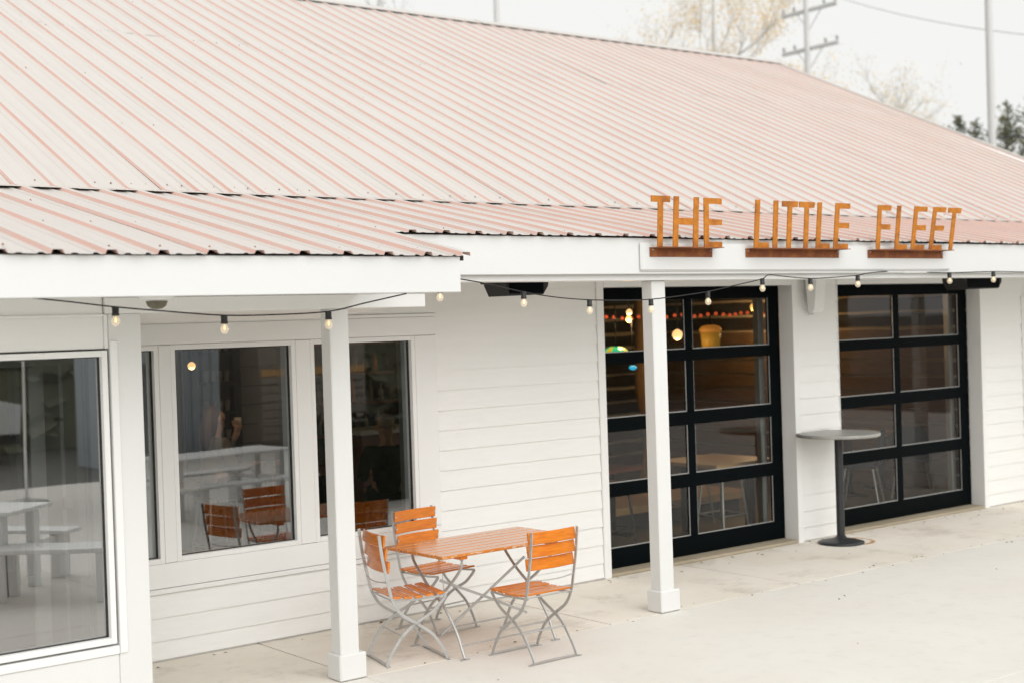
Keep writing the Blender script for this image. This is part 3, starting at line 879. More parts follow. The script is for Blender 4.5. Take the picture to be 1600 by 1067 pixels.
# ------------------------------------------------------------------ folding chair and table
def curve(pts, n=4):
    P = [Vector(p) for p in pts]; D = []
    for i in range(len(P) - 1):
        p0 = P[max(i - 1, 0)]; p1 = P[i]; p2 = P[i + 1]; p3 = P[min(i + 2, len(P) - 1)]
        for k in range(n):
            u = k / n
            D.append(0.5 * ((2 * p1) + (p2 - p0) * u + (2 * p0 - 5 * p1 + 4 * p2 - p3) * u * u + (3 * p1 - p0 - 3 * p2 + p3) * u ** 3))
    D.append(P[-1]); return D
def bent_slat(w, y, z, h, th, bow, tilt=0.0, horiz=False, worn=False):
    # a slat of width w along X; backrest slats stand up (h along z), seat slats lie (h along y)
    q = MB(); n = 8; V = []
    rr = th * .35
    for i in range(n + 1):
        x = -w / 2 + w * i / n
        c = bow * (1 - (2 * x / w) ** 2)
        pr = [(-th / 2, -h / 2 + rr), (-th / 2 + rr, -h / 2), (th / 2 - rr, -h / 2), (th / 2, -h / 2 + rr), (th / 2, h / 2 - rr), (th / 2 - rr, h / 2), (-th / 2 + rr, h / 2), (-th / 2, h / 2 - rr)]
        for a, b_ in pr:
            a2 = a * math.cos(tilt) - b_ * math.sin(tilt); b2 = a * math.sin(tilt) + b_ * math.cos(tilt)
            V.append((x, y + a2 - c, z + b2) if not horiz else (x, y + b2, z + a2 + 0))
    F = [(i * 8 + k, i * 8 + (k + 1) % 8, (i + 1) * 8 + (k + 1) % 8, (i + 1) * 8 + k) for i in range(n) for k in range(8)]
    F += [tuple(range(8))[::-1], tuple(n * 8 + k for k in range(8))]
    q.add(V, F)
    return q
def make_chair(name, label, seatm='wood', framem='galv', group=None):
    t = thing(name, label, 'chair', (0, 0, 0), 0, group)
    hw = 0.195
    for s_ in (-1, 1):
        x = s_ * hw
        up = curve([(x, -.245, .868), (x, -.225, .70), (x, -.190, .53), (x, -.165, .43), (x, -.105, .335), (x, .0, .262), (x, .105, .185), (x, .165, .105), (x, .198, .045), (x, .212, .008)])
        q = MB(); q.strap(up, .007, .020, (1, 0, 0)); fr = q.build('back_leg', framem, t, at=1)
        x2 = x - s_ * .014
        ft = curve([(x2, .225, .428), (x2, .195, .392), (x2, .12, .325), (x2, .0, .262), (x2, -.095, .190), (x2, -.160, .105), (x2, -.198, .045), (x2, -.213, .008)])
        q = MB(); q.strap(ft, .007, .020, (1, 0, 0)); q.build('front_leg', framem, t, at=1)
        q = MB(); q.strap([(x2, -.17, .424), (x2, -.05, .420), (x2, .12, .420), (x2, .225, .428)], .006, .014, (1, 0, 0)); q.build('seat_rail', framem, t, at=1)
        q = MB()
        q.v = []; q.lathe([(.001, -.012), (.011, -.01), (.011, .01), (.001, .012)], (0, 0, 0), 8); q.v = [(x - s_ * .004 + c, a, .262 + b_) for a, b_, c in q.v]
        q.build('pivot', framem, t, at=1)
    for y, nm in ((.212, 'front_runner'), (-.213, 'rear_runner')):
        q = MB(); q.strap(curve([(-hw - .03, y, .002), (-hw, y, .007), (-hw + .05, y, .012), (0, y, .014), (hw - .05, y, .012), (hw, y, .007), (hw + .03, y, .002)]), .022, .005, (0, 1, 0)); q.build(nm, framem, t, at=1)
    q = MB(); q.tube([(-hw, .105, .185), (hw, .105, .185)], .0055, 6); q.tube([(-hw, -.10, .187), (hw, -.10, .187)], .0055, 6); q.build('cross_bar', framem, t, at=1)
    q = MB(); q.tube(curve([(-hw, -.196, .552), (-.10, -.218, .545), (0, -.226, .542), (.10, -.218, .545), (hw, -.196, .552)]), .0042, 6); q.build('brace', framem, t, at=1)
    q = MB(); q.tube([(-hw, -.172, .432), (hw, -.172, .432)], .005, 6); q.build('seat_bar', framem, t, at=1)
    for i, (z, y) in enumerate(((.825, -.2315), (.738, -.2215), (.651, -.2055))):
        pass
        q = bent_slat(.40, y + .020, z, .079, .013, .022, -.13); so = q.build('back_slat', seatm, t, at=1)
        q = MB()
        for s_ in (-1, 1):
            for yy in (y + .026, y - .008):
                q.lathe([(.001, .006), (.006, .004), (.0075, 0)], (0, 0, 0), 8)
                n0 = len(q.v) - 24
                q.v[n0:] = [(s_ * hw + a, yy + c * (1 if yy > y else -1), z + b_) for a, b_, c in q.v[n0:]]
        q.build('screw', 'steel', so, at=1)
    ys = [-.135, -.058, .020, .098, .176]; zs = [.447, .440, .438, .443, .447]; tl = [.10, .05, 0, -.06, -.10]
    for y, z, a in zip(ys, zs, tl):
        q = bent_slat(.405, y, z, .058, .013, 0, a + .0, True); q.build('seat_slat', seatm, t, at=1)
    return t
grp = 'orange folding chairs round the patio table'
ch = make_chair('folding_chair', 'orange folding chair with its back to the camera, at the near side of the table', group=grp)
ch.location = (5.897, 7.30, .0); ch.rotation_euler = (0, 0, R_(0))
c2 = copy_tree(ch); c2.location = (5.264, 7.89, 0); c2.rotation_euler = (0, 0, R_(-90 - 12.6))
c2['label'] = 'orange folding chair at the end of the table, next to the white post plinth'
c3 = copy_tree(ch); c3.location = (5.935, 8.48, 0); c3.rotation_euler = (0, 0, R_(180 + 7))
c3['label'] = 'orange slatted folding chair between the table and the white wall, facing the camera'

def patio_table():
    t = thing('folding_table', 'rectangular orange plank table with crossed grey metal legs between three chairs', 'table', (5.885, 7.83, 0), R_(1.0))
    L_, Wd, z = 1.20, 0.68, .718
    n = 7; pw_ = Wd / n
    for i in range(n):
        y = -Wd / 2 + pw_ * (i + .5)
        q = MB(); q.box(-L_ / 2 + random.uniform(0, .004), L_ / 2 - random.uniform(0, .004), y - pw_ / 2 + .005, y + pw_ / 2 - .005, z - .022, z, bev=.004)
        top = q.build('plank', 'woodtop', t, at=1)
        for p in top.data.polygons:                # worn rims of the planks
            if abs(p.normal.x) > .6 or (abs(p.normal.y) > .6 and ((i == 0 and p.normal.y < 0) or (i == n - 1 and p.normal.y > 0))):
                p.material_index = 1
        top.data.materials.append(M['wornedge'])
    for x in (-.40, .40):
        q = MB(); q.box(x - .03, x + .03, -Wd / 2 + .03, Wd / 2 - .03, z - .046, z - .0235, bev=.003); q.build('batten', 'wood', t, at=1)
        for s_ in (-1, 1):
            lx = x + s_ * .009
            p = curve([(lx, -s_ * .27, z - .05), (lx, -s_ * .255, .60), (lx, -s_ * .12, .47), (lx, s_ * .0, .385), (lx, s_ * .10, .31), (lx, s_ * .215, .17), (lx, s_ * .265, .07), (lx, s_ * .295, .012)])
            q = MB(); q.tube(p, .0105, 7); lg = q.build('leg', 'galv', t, at=1)
            q = MB(); q.strap([(lx - .035, s_ * .297, .004), (lx + .035, s_ * .297, .004)], .02, .006, (0, 1, 0)); q.build('foot', 'galv', lg, at=1)
    for s_ in (-1, 1):
        q = MB(); q.tube([(-.40, s_ * .255, .088), (.40, s_ * .255, .088)], .006, 6); q.build('stretcher', 'galv', t, at=1)
    q = MB(); q.strap([(-.40, -.03, .50), (-.0, -.012, .33), (.40, .02, .15)], .006, .018, (0, 1, 0)); q.build('diagonal_brace', 'galv', t, at=1)
    q = MB(); q.strap([(.40, .03, .55), (.0, .005, .335), (-.40, -.03, .13)], .006, .018, (0, 1, 0)); q.build('diagonal_brace', 'galv', t, at=1)
patio_table()

# bar-height round table
t = thing('bar_table', 'tall round grey-topped table on one black pedestal, beside the pier', 'table', (10.87, 8.69, 0))
q = MB(); q.lathe([(.001, .012), (.10, .012), (.218, .001), (.222, .004), (.221, .016), (.17, .030), (.09, .045), (.055, .058), (.044, .075), (.001, .076)], (10.87, 8.69, 0.001), 36); q.build('base', 'darkiron', t)
q = MB(); q.lathe([(.039, .075), (.039, 1.035)], (10.87, 8.69, 0), 20); q.build('pedestal', 'darkiron', t)
q = MB(); q.lathe([(.001, 1.036), (.39, 1.036), (.398, 1.040), (.40, 1.048), (.40, 1.062), (.395, 1.069), (.38, 1.0705), (.001, 1.0705)], (10.87, 8.69, 0), 56); q.build('table_top', 'greytop', t)

# ------------------------------------------------------------------ people (seated indoors)
def skin_obj(name, pts, edges, m, parent, sub=2, root=0):
    me = bpy.data.meshes.new(name)
    keys = list(pts)
    me.from_pydata([pts[k][0] for k in keys], [(keys.index(a), keys.index(b_)) for a, b_ in edges], [])
    me.materials.append(M[m])
    o = link(name, me, parent)
    md = o.modifiers.new('skin', 'SKIN')
    md.use_smooth_shade = True
    sv = me.skin_vertices[0].data
    for i, k in enumerate(keys):
        r = pts[k][1]
        sv[i].radius = r if isinstance(r, tuple) else (r, r)
        sv[i].use_root = (i == root)
    s2 = o.modifiers.new('sub', 'SUBSURF'); s2.levels = sub; s2.render_levels = sub
    return o
def seated(label, loc, rz, seat, top, hair, hairm, arm_up):
    # local: faces +Y, hips at (0,0,seat)
    t = thing('person', label, 'person', loc, rz)
    s = seat
    P = {'pelvis': ((0, 0, s + .09), .135), 'waist': ((0, .01, s + .24), .115), 'chest': ((0, .0, s + .42), .135), 'neck0': ((0, -.005, s + .55), .065), 'neck': ((0, .01, s + .60), .052),
         'head0': ((0, .025, s + .66), .070), 'head1': ((0, .02, s + .73), .082), 'head2': ((0, .01, s + .80), .066),
         'chin': ((0, .075, s + .645), .026), 'nose': ((0, .108, s + .715), .012), 'brow': ((0, .075, s + .755), .03)}
    E_ = [('pelvis', 'waist'), ('waist', 'chest'), ('chest', 'neck0'), ('neck0', 'neck'), ('neck', 'head0'), ('head0', 'head1'), ('head1', 'head2'), ('head0', 'chin'), ('head1', 'nose'), ('head1', 'brow')]
    J = {}
    for sd__, n in ((-1, 'a'), (1, 'b')):
        J['sh' + n] = (sd__ * .17, 0, s + .50)
        if n == arm_up:
            J['el' + n] = (sd__ * .20, .18, s + .34); J['wr' + n] = (sd__ * .06, .25, s + .56); J['pa' + n] = (sd__ * .03, .245, s + .62); fd = Vector((-sd__ * .02, -.02, .05))
        else:
            J['el' + n] = (sd__ * .22, .08, s + .25); J['wr' + n] = (sd__ * .15, .30, s + .29); J['pa' + n] = (sd__ * .13, .36, s + .295); fd = Vector((-sd__ * .01, .055, -.005))
        P['sh' + n] = (J['sh' + n], .06); P['el' + n] = (J['el' + n], .040); P['wr' + n] = (J['wr' + n], .027); P['pa' + n] = (J['pa' + n], (.034, .020))
        E_ += [('chest', 'sh' + n), ('sh' + n, 'el' + n), ('el' + n, 'wr' + n), ('wr' + n, 'pa' + n)]
        side = Vector((1, 0, 0)) if n != arm_up else Vector((0.3, 1, 0)).normalized()
        pa = Vector(J['pa' + n])
        for i, k in enumerate((-.028, -.010, .009, .027)):
            b0 = pa + side * k + fd * .6; b1 = b0 + fd * (.9 - .08 * abs(i - 1.4)); b2 = b1 + fd * .5 + Vector((0, 0, -.018))
            P['f%s%d0' % (n, i)] = (b0, .0095); P['f%s%d1' % (n, i)] = (b1, .0085); P['f%s%d2' % (n, i)] = (b2, .007)
            E_ += [('pa' + n, 'f%s%d0' % (n, i)), ('f%s%d0' % (n, i), 'f%s%d1' % (n, i)), ('f%s%d1' % (n, i), 'f%s%d2' % (n, i))]
        th = pa - side * .035 * sd__ + fd * .1
        P['t%s0' % n] = (th, .011); P['t%s1' % n] = (th - side * .015 * sd__ + fd * .6, .009)
        E_ += [('wr' + n, 't%s0' % n), ('t%s0' % n, 't%s1' % n)]
        P['hi' + n] = ((sd__ * .10, .04, s + .06), .085); P['kn' + n] = ((sd__ * .12, .42, s + .05), .058); P['an' + n] = ((sd__ * .12, .40, max(.09, s - .38)), .038); P['to' + n] = ((sd__ * .13, .52, max(.05, s - .43)), .032)
        E_ += [('pelvis', 'hi' + n), ('hi' + n, 'kn' + n), ('kn' + n, 'an' + n), ('an' + n, 'to' + n)]
    skin_obj('body', P, E_, 'skin', t)
    # clothes
    Q = {'pelvis': ((0, 0, s + .09), .15), 'waist': ((0, .01, s + .24), .132), 'chest': ((0, 0, s + .42), .152), 'collar': ((0, -.005, s + .545), .085)}
    G = [('pelvis', 'waist'), ('waist', 'chest'), ('chest', 'collar')]
    for n in 'ab':
        Q['sh' + n] = (J['sh' + n], .075); Q['el' + n] = (J['el' + n], .054); Q['wr' + n] = (tuple(Vector(J['wr' + n]).lerp(Vector(J['el' + n]), .12)), .038)
        G += [('chest', 'sh' + n), ('sh' + n, 'el' + n), ('el' + n, 'wr' + n)]
    skin_obj('jacket', Q, G, top, t)
    Q = {'pelvis': ((0, 0, s + .08), .142)}; G = []
    for n in 'ab':
        for k in ('hi', 'kn', 'an'):
            Q[k + n] = (P[k + n][0], P[k + n][1] + .014)
        G += [('pelvis', 'hi' + n), ('hi' + n, 'kn' + n), ('kn' + n, 'an' + n)]
    skin_obj('trousers', Q, G, 'denim', t)
    for n in 'ab':
        a = Vector(P['an' + n][0]); b_ = Vector(P['to' + n][0])
        skin_obj('shoe', {'h': (tuple(a + Vector((0, -.03, -.04))), .045), 'm': (tuple((a + b_) / 2 + Vector((0, 0, -.02))), .045), 't': (tuple(b_ + Vector((0, .04, 0))), .038)}, [('h', 'm'), ('m', 't')], 'shoe', t)
    if hair == 'short':
        H_ = {'a': ((0, -.03, s + .70), .075), 'b': ((0, -.02, s + .775), .092), 'c': ((0, .02, s + .835), .065)}
        skin_obj('hair', H_, [('a', 'b'), ('b', 'c')], hairm, t)
    else:
        H_ = {'a': ((0, .03, s + .825), .066), 'b': ((0, -.025, s + .79), .09), 'c': ((0, -.05, s + .69), .09), 'd': ((0, -.085, s + .56), .085), 'e': ((0, -.10, s + .42), .06)}
        skin_obj('hair', H_, [('a', 'b'), ('b', 'c'), ('c', 'd'), ('d', 'e')], hairm, t)
    for s_ in (-1, 1):
        q = MB(); q.lathe([(.001, -.010), (.008, -.006), (.010, 0), (.008, .006), (.001, .010)], (s_ * .032, .084, s + .728), 8); q.build('eye', 'blackplastic', t, at=1)
        q = MB(); q.lathe([(.001, -.03), (.012, -.018), (.016, .0), (.013, .02), (.001, .03)], (s_ * .083, .01, s + .715), 8); q.build('ear', 'skin', t, at=1)
    q = MB(); q.box(-.022, .022, .088, .098, s + .668, s + .678, bev=.004); q.build('mouth', 'brownwood', t, at=1)
    return t
wx, wy = 5.99, 12.0
seated('woman with long brown hair raising a cup, in grey knitwear behind the left window', (wx - .05, wy, 0), R_(-90), .70, 'greycloth', 'long', 'brownhair', 'a')
seated('grey-haired person in a navy jacket seen from behind through the narrow window', (7.02, 10.75, 0), R_(-25), .60, 'navy', 'short', 'greyhair', '')
t = thing('paper_cup', 'pale cup held at the mouth by the woman', 'cup', (wx + .235, wy + .02, 1.30))
q = MB(); q.lathe([(.001, 0), (.028, .001), (.036, .10), (.033, .10), (.026, .006), (.001, .006)], (wx + .215, wy + .045, 1.32), 14); q.build('cup', 'white', t)

def stool(x, y, h, label, m='steel', seatm='steel', group='metal stools indoors'):
    t = thing('bar_stool', label, 'stool', (x, y, 0.03), 0, group)
    q = MB(); q.box(-.16, .16, -.16, .16, h - .03, h, bev=.01); q.build('seat', seatm, t, at=1)
    for sx in (-1, 1):
        for sy in (-1, 1):
            q = MB(); q.tube([(sx * .13, sy * .13, h - .03), (sx * .19, sy * .19, 0)], [.014, .014], 6); q.build('leg', m, t, at=1)
    q = MB()
    for a, c in (((-1, -1), (1, -1)), ((1, -1), (1, 1)), ((1, 1), (-1, 1)), ((-1, 1), (-1, -1))):
        q.tube([(a[0] * .172, a[1] * .172, .22), (c[0] * .172, c[1] * .172, .22)], .008, 5)
    q.build('footrest', m, t, at=1)
    return t
stool(wx - .05, wy, .66, 'stool under the woman with the cup', group='stools under seated people')
stool(7.02, 10.75, .56, 'stool under the person in the navy jacket', group='stools under seated people')

# ------------------------------------------------------------------ indoor furniture seen through the glass
def table_in(x, y, lx, ly, h, label, topm, legm, rz=0, name='dining_table', edge=.035, group=None):
    t = thing(name, label, 'table', (x, y, .03), rz, group)
    q = MB(); q.box(-lx / 2, lx / 2, -ly / 2, ly / 2, h - edge - .03, h - .03, bev=.006); q.build('table_top', topm, t, at=1)
    for sx in (-1, 1):
        q = MB(); q.box(sx * (lx / 2 - .12) - .035, sx * (lx / 2 - .12) + .035, -.035, .035, 0, h - edge - .03); lg = q.build('leg', legm, t, at=1)
        q = MB(); q.box(sx * (lx / 2 - .12) - .03, sx * (lx / 2 - .12) + .03, -ly / 2 + .08, ly / 2 - .08, 0, .03, bev=.004); q.build('foot', legm, lg, at=1)
    return t
table_in(7.35, 13.0, .9, .6, .74, 'wooden table with two orange cans, behind the left window', 'tablewood', 'black')
for i, (x, y, lb) in enumerate(((7.13, 12.98, 'left-hand orange drinks can on the indoor wooden table'), (7.24, 13.02, 'right-hand orange drinks can on the indoor wooden table'))):
    t = thing('drink_can', lb, 'can', (x, y, .74), 0, 'orange cans on the indoor table')
    q = MB(); q.lathe([(.001, 0), (.026, 0), (.033, .006), (.033, .135), (.027, .148), (.001, .148)], (x, y, .741), 14); q.build('can_body', 'orangecan', t)
bch = make_chair('slatted_chair', 'red-brown slatted chair indoors, left of the table with cans', 'brownwood', 'black', 'red-brown slatted chairs indoors')
bch.location = (6.43, 13.0, .03); bch.rotation_euler = (0, 0, R_(-20))
b2 = copy_tree(bch); b2.location = (6.98, 12.55, .03); b2.rotation_euler = (0, 0, R_(-10)); b2['label'] = 'red-brown slatted chair indoors, pushed up to the table with cans'
b3 = copy_tree(bch); b3.location = (7.72, 13.35, .03); b3.rotation_euler = (0, 0, R_(130)); b3['label'] = 'red-brown slatted chair indoors, at the far corner of the table with cans'
table_in(6.15, 12.9, 1.1, .6, .74, 'white-topped table in front of the seated woman', 'white', 'steel')
# dark shelf column
t = thing('shelf_unit', 'tall dark shelf unit of glasses standing behind the woman', 'shelf', (6.45, 13.2, .03))
q = MB(); q.box(6.31, 6.66, 13.10, 13.38, .03, 2.5); q.build('carcass', 'intdark', t)
for k in range(6):
    q = MB(); q.box(6.32, 6.65, 12.95, 13.095, .5 + .3 * k, .53 + .3 * k); sh = q.build('shelf', 'intdark', t)
    q = MB()
    for j in range(4):
        q.lathe([(.001, 0), (.025, 0), (.03, .11), (.001, .11)], (6.37 + .075 * j, 13.02, .531 + .3 * k), 8)
    q.build('glasses', 'bottlec', sh)
# bar
t = thing('bar_counter', 'pale-topped bar counter in front of the bottle shelves', 'bar', (8.1, 12.1, .03))
q = MB(); q.box(7.5, 10.6, 11.95, 12.4, 1.15, 1.20, bev=.006); q.build('counter_top', 'white', t)
q = MB(); q.box(7.56, 10.55, 12.02, 12.35, .03, 1.148); q.build('bar_front', 'brownwood', t)
t = thing('bottle_shelf', 'dark back-bar shelves lined with bottles, seen through the narrow window', 'shelf', (9.0, 13.6, .03))
q = MB(); q.box(7.9, 11.4, 13.75, 13.8, .03, 2.6); q.build('back_panel', 'intdark', t)
for k, z in enumerate((1.02, 1.36, 1.70, 2.04)):
    q = MB(); q.box(7.9, 11.4, 13.5, 13.748, z, z + .03, bev=.003); q.build('shelf', 'brownwood', t)
lb = 'small bottle standing in the row of the back-bar shelves'
proto = None
for k, (z, sn) in enumerate(((1.05, 'lowest'), (1.39, 'second lowest'), (1.73, 'second highest'), (2.07, 'highest'))):
    x = 8.0
    while x < 10.4:
        hgt = random.uniform(.20, .28); m_ = random.choice(['bottleg', 'bottlec', 'bottleg', 'orangecan', 'bottlec'])
        q = MB(); r_ = random.uniform(.028, .04)
        q.lathe([(.001, 0), (r_, 0), (r_, hgt * .6), (r_ * .4, hgt * .75), (r_ * .4, hgt), (.001, hgt)], (x, 13.6, z + .001), 8)
        o = q.build('bottle', m_, None, at=1); o.location = (0, 0, 0)
        look = {'bottleg': 'dark amber', 'bottlec': 'clear', 'orangecan': 'orange'}[m_]
        tag(o, look + ' bottle standing on the ' + sn + ' back-bar shelf', 'bottle', look + ' bottles on the ' + sn + ' back-bar shelf')
        x += random.uniform(.10, .19)
t = thing('strip_light', 'glowing yellowish upright strip beside the bottle shelves', 'light', (7.75, 12.6, 1.6))
q = MB(); q.box(8.40, 8.47, 12.62, 12.66, 1.50, 2.25); q.build('housing', 'intdark', t)
for k in range(6):
    q = MB(); q.box(8.41, 8.46, 12.60, 12.619, 1.52 + .12 * k, 1.61 + .12 * k, bev=.004); q.build('light_panel', mat('strip_glow', (.6, .5, .2), .5, emit=(1, .72, .26), estr=.5) if k == 0 else 'strip_glow_', t) if False else q.build('light_panel', 'yellowglow', t)

def point(x, y, z, e, col=(1, .62, .30), r=.06, parent=None):
    l_ = bpy.data.lights.new('lamp_light', 'POINT'); l_.energy = e; l_.color = col; l_.shadow_soft_size = r
    o = bpy.data.objects.new('lamp_light', l_); COL.objects.link(o); o.location = (x, y, z)
    if parent:
        o.parent = parent; o.location = Vector((x, y, z)) - parent.location
def pendant(x, y, z, r, label, m, e, group='lit lamps hanging indoors'):
    t = thing('pendant_lamp', label, 'lamp', (x, y, z), 0, group)
    q = MB(); q.lathe([(.001, -r), (r * .6, -r * .8), (r, -r * .1), (r * .85, r * .5), (r * .3, r * .95), (.001, r)], (x, y, z), 16); q.build('shade', m, t)
    q = MB(); q.tube([(x, y, z + r), (x, y, 2.66)], .005, 5); q.build('cable', 'cord', t)
    point(x, y, z - r - .08, e, parent=t)
pendant(5.49, 11.5, 1.94, .036, 'glowing globe lamp in the upper corner of the left window', 'lamp', 5)
pendant(10.33, 11.0, 2.30, .034, 'small amber lamp glowing beside the log column, upper of the pair', 'lamp', 9)
pendant(10.37, 11.05, 2.225, .038, 'small amber lamp glowing beside the log column, lower of the pair', 'lampwarm', 2)
pendant(14.10, 12.6, 2.33, .055, 'small warm lamp in the upper right pane of the left garage door', 'lampwarm', 20)
pendant(12.05, 12.0, 2.02, .065, 'round cream lampshade behind the left garage door, left of the yellow sign', 'lamp', 6)
t = thing('fairy_lights', 'row of small red fairy lights strung across behind the left garage door', 'string light', (10.3, 11.5, 2.24))
P_ = [(10.35 + .115 * i, 11.5 + .02 * math.sin(i), 2.245 + .012 * math.sin(i * 1.3)) for i in range(24)]
q = MB(); q.tube(P_, .004, 5); q.build('cord', 'cord', t)
for p in P_:
    q = MB(); q.lathe([(.001, -.02), (.02, -.012), (.023, .002), (.014, .018), (.001, .022)], p, 8); q.build('bulb', 'redlight', t)
t = thing('beer_glass_sign', 'glowing yellow glass-shaped lamp with an orange top on the log wall', 'lamp', (12.5, 12.0, 1.9))
q = MB(); q.lathe([(.001, -.14), (.105, -.14), (.125, .075), (.001, .075)], (12.62, 12.0, 1.96), 20); q.build('glass_body', 'yellowglow', t)
q = MB(); q.lathe([(.001, .0), (.13, .0), (.14, .03), (.11, .07), (.05, .085), (.001, .085)], (12.62, 12.0, 2.037), 20); q.build('foam_top', 'foam', t)
q = MB(); q.box(12.50, 12.74, 11.9, 12.1, 1.79, 1.818); q.tube([(12.62, 12.0, 2.12), (12.62, 12.0, 2.66)], .008, 6); q.build('mount', 'black', t)
t = thing('stained_glass_lamp', 'green and yellow glowing glass shade hanging low behind the left garage door', 'lamp', (10.16, 11.0, 1.92))
for k in range(12):
    a0, a1 = 2 * math.pi * k / 12, 2 * math.pi * (k + .92) / 12
    q = MB(); V = []
    for r__, z_ in ((.06, .05), (.12, .02), (.17, -.05)):
        V += [(10.12 + r__ * math.cos(a0), 11 + r__ * math.sin(a0), 1.89 + z_), (10.12 + r__ * math.cos(a1), 11 + r__ * math.sin(a1), 1.89 + z_)]
    q.add(V, [(0, 1, 3, 2), (2, 3, 5, 4)]); q.build('glass_panel', 'yelglass' if k % 3 == 0 else 'greenglow', t)
q = MB(); q.tube([(10.12, 11, 1.94), (10.12, 11, 2.66)], .006, 6); q.build('cable', 'cord', t)
t = thing('blue_light', 'small bright blue light below the stained glass lamp', 'light', (10.36, 11.0, 1.71))
q = MB(); q.lathe([(.001, -.03), (.035, -.015), (.045, .0), (.03, .02), (.001, .025)], (10.36, 11, 1.71), 10); q.build('blue_shade', 'blueglow', t)
q = MB(); q.tube([(10.36, 11, 1.735), (10.36, 11, 2.2), (10.36, 11.0, 2.66)], .004, 5); q.build('cable', 'cord', t)

# tables behind the left garage door
t = thing('pedestal_table', 'square wooden table on a black pedestal inside the left garage door', 'table', (10.98, 9.95, .03))
q = MB(); q.box(10.15, 11.05, 9.62, 10.5, .72, .76, bev=.005); q.build('table_top', 'tablewood', t)
q = MB(); q.box(10.89, 10.97, 9.86, 9.94, .03, .719); q.build('pedestal', 'black', t)
q = MB(); q.box(10.3, 10.38, 10.2, 10.28, .03, .719); q.build('pedestal', 'black', t)
t = thing('low_platform', 'low pale wooden platform edge on the floor behind the left garage door', 'platform', (10.8, 10.9, .03))
q = MB(); q.box(9.4, 11.9, 10.75, 12.0, .19, .27, bev=.004); q.build('deck', 'tablewood', t)
q = MB(); q.box(9.5, 11.8, 10.85, 11.9, .03, .19); q.build('plinth', 'intdark', t)
stool(10.35, 9.75, .66, 'pale metal stool nearest the glass of the left garage door', m='steel')
stool(10.75, 10.62, .66, 'pale metal stool at the far side of the pedestal table', m='steel')
stool(8.95, 9.9, .66, 'dark metal stool in the left panes of the left garage door', m='darkiron', seatm='brownwood')
table_in(9.2, 10.6, 1.2, .7, .74, 'wooden table in the left panes of the left garage door', 'brownwood', 'black', R_(8))
# behind the right garage door
def side_chair(x, y, rz, label):
    t = thing('side_chair', label, 'chair', (x, y, .03), rz, 'dark chairs behind the right garage door')
    q = MB(); q.box(-.21, .21, -.2, .2, .42, .46, bev=.012); q.build('seat', 'navy', t, at=1)
    P_ = []
    q = MB(); n = 10
    poly = [(-.21, .46), (-.22, .62), (-.20, .78), (-.14, .84), (.14, .84), (.20, .78), (.22, .62), (.21, .46)]
    q.prism(poly, lambda a, b_, d_: (a, -.2 - .09 * (b_ - .46) + d_ + .12 * (1 - (a / .25) ** 2) * -.3, b_), -.015, .015); q.build('backrest', 'navy', t, at=1)
    for sx in (-1, 1):
        for sy in (-1, 1):
            q = MB(); q.tube([(sx * .16, sy * .15, .42), (sx * .23, sy * .22, 0)], .011, 6); q.build('leg', 'steel', t, at=1)
side_chair(13.15, 10.2, R_(30), 'dark blue chair with thin steel legs, left of the pair inside the right garage door')
side_chair(14.0, 10.1, R_(-60), 'dark blue chair with thin steel legs, nearer the plank wall inside the right garage door')
table_in(13.95, 10.75, .9, .7, .76, 'small pale wooden table against the plank wall', 'tablewood', 'black')

# ------------------------------------------------------------------ white picnic furniture on the pavement (mirrored in the glass)
def picnic(x, y, rz, label):
    t = thing('picnic_table', label, 'table', (x, y, 0), rz, 'white picnic tables on the pavement')
    for k in range(5):
        q = MB(); q.box(-.9, .9, -.36 + .145 * k, -.36 + .145 * k + .138, .71, .745, bev=.006); q.build('plank', 'white', t, at=1)
    for s_ in (-1, 1):
        for k in (0, 1):
            q = MB(); q.box(-.9, .9, s_ * .72 - .14 + .145 * k, s_ * .72 - .14 + .145 * k + .138, .415, .45, bev=.006); q.build('bench_plank', 'white', t, at=1)
        for xx in (-.75, .75):
            q = MB(); q.box(xx - .045, xx + .045, s_ * .72 - .10, s_ * .72 + .10, 0, .414, bev=.005); q.build('bench_leg', 'white', t, at=1)
            q = MB(); q.box(xx - .045, xx + .045, s_ * .26 - .045, s_ * .26 + .045, 0, .709, bev=.005); q.build('leg', 'white', t, at=1)
        q = MB(); q.box(s_ * .75 - .02, s_ * .75 + .02, -.62, .62, .34, .40); q.build('cross_rail', 'white', t, at=1)
picnic(3.75, 2.35, R_(50), 'white picnic table with benches on the pavement in front of the glazed wing')
picnic(7.9, 2.2, R_(-8), 'white picnic table further along the pavement, mirrored in the left window')
t = thing('bench', 'low white backless bench on the pavement, mirrored in the glazed wing', 'bench', (4.35, 3.55, 0), R_(41))
for k in range(3):
    q = MB(); q.box(-.5, .5, -.2 + .135 * k, -.2 + .135 * k + .13, .41, .45, bev=.006); q.build('plank', 'white', t, at=1)
for sx in (-1, 1):
    for sy in (-1, 1):
        q = MB(); q.box(sx * .44 - .04, sx * .44 + .04, sy * .15 - .04, sy * .15 + .04, 0, .409, bev=.005); q.build('leg', 'white', t, at=1)
t = thing('van', 'white panel van added out of view behind the camera for the wing glass to mirror', 'van', (6.6, -11.4, 0))  # unseen van, added to fill the wing glass reflection
q = MB(); q.prism([(4.3, .32), (8.9, .32), (8.95, 1.0), (8.55, 1.12), (7.95, 1.92), (7.6, 2.02), (4.45, 2.02), (4.3, 1.9)], lambda a, b_, d_: (a, d_, b_), -12.3, -10.5); q.build('body', 'white', t)
q = MB(); q.prism([(7.05, 1.18), (8.35, 1.18), (7.85, 1.82), (7.05, 1.82)], lambda a, b_, d_: (a, d_, b_), -10.51, -10.485); q.build('side_window', 'black', t)
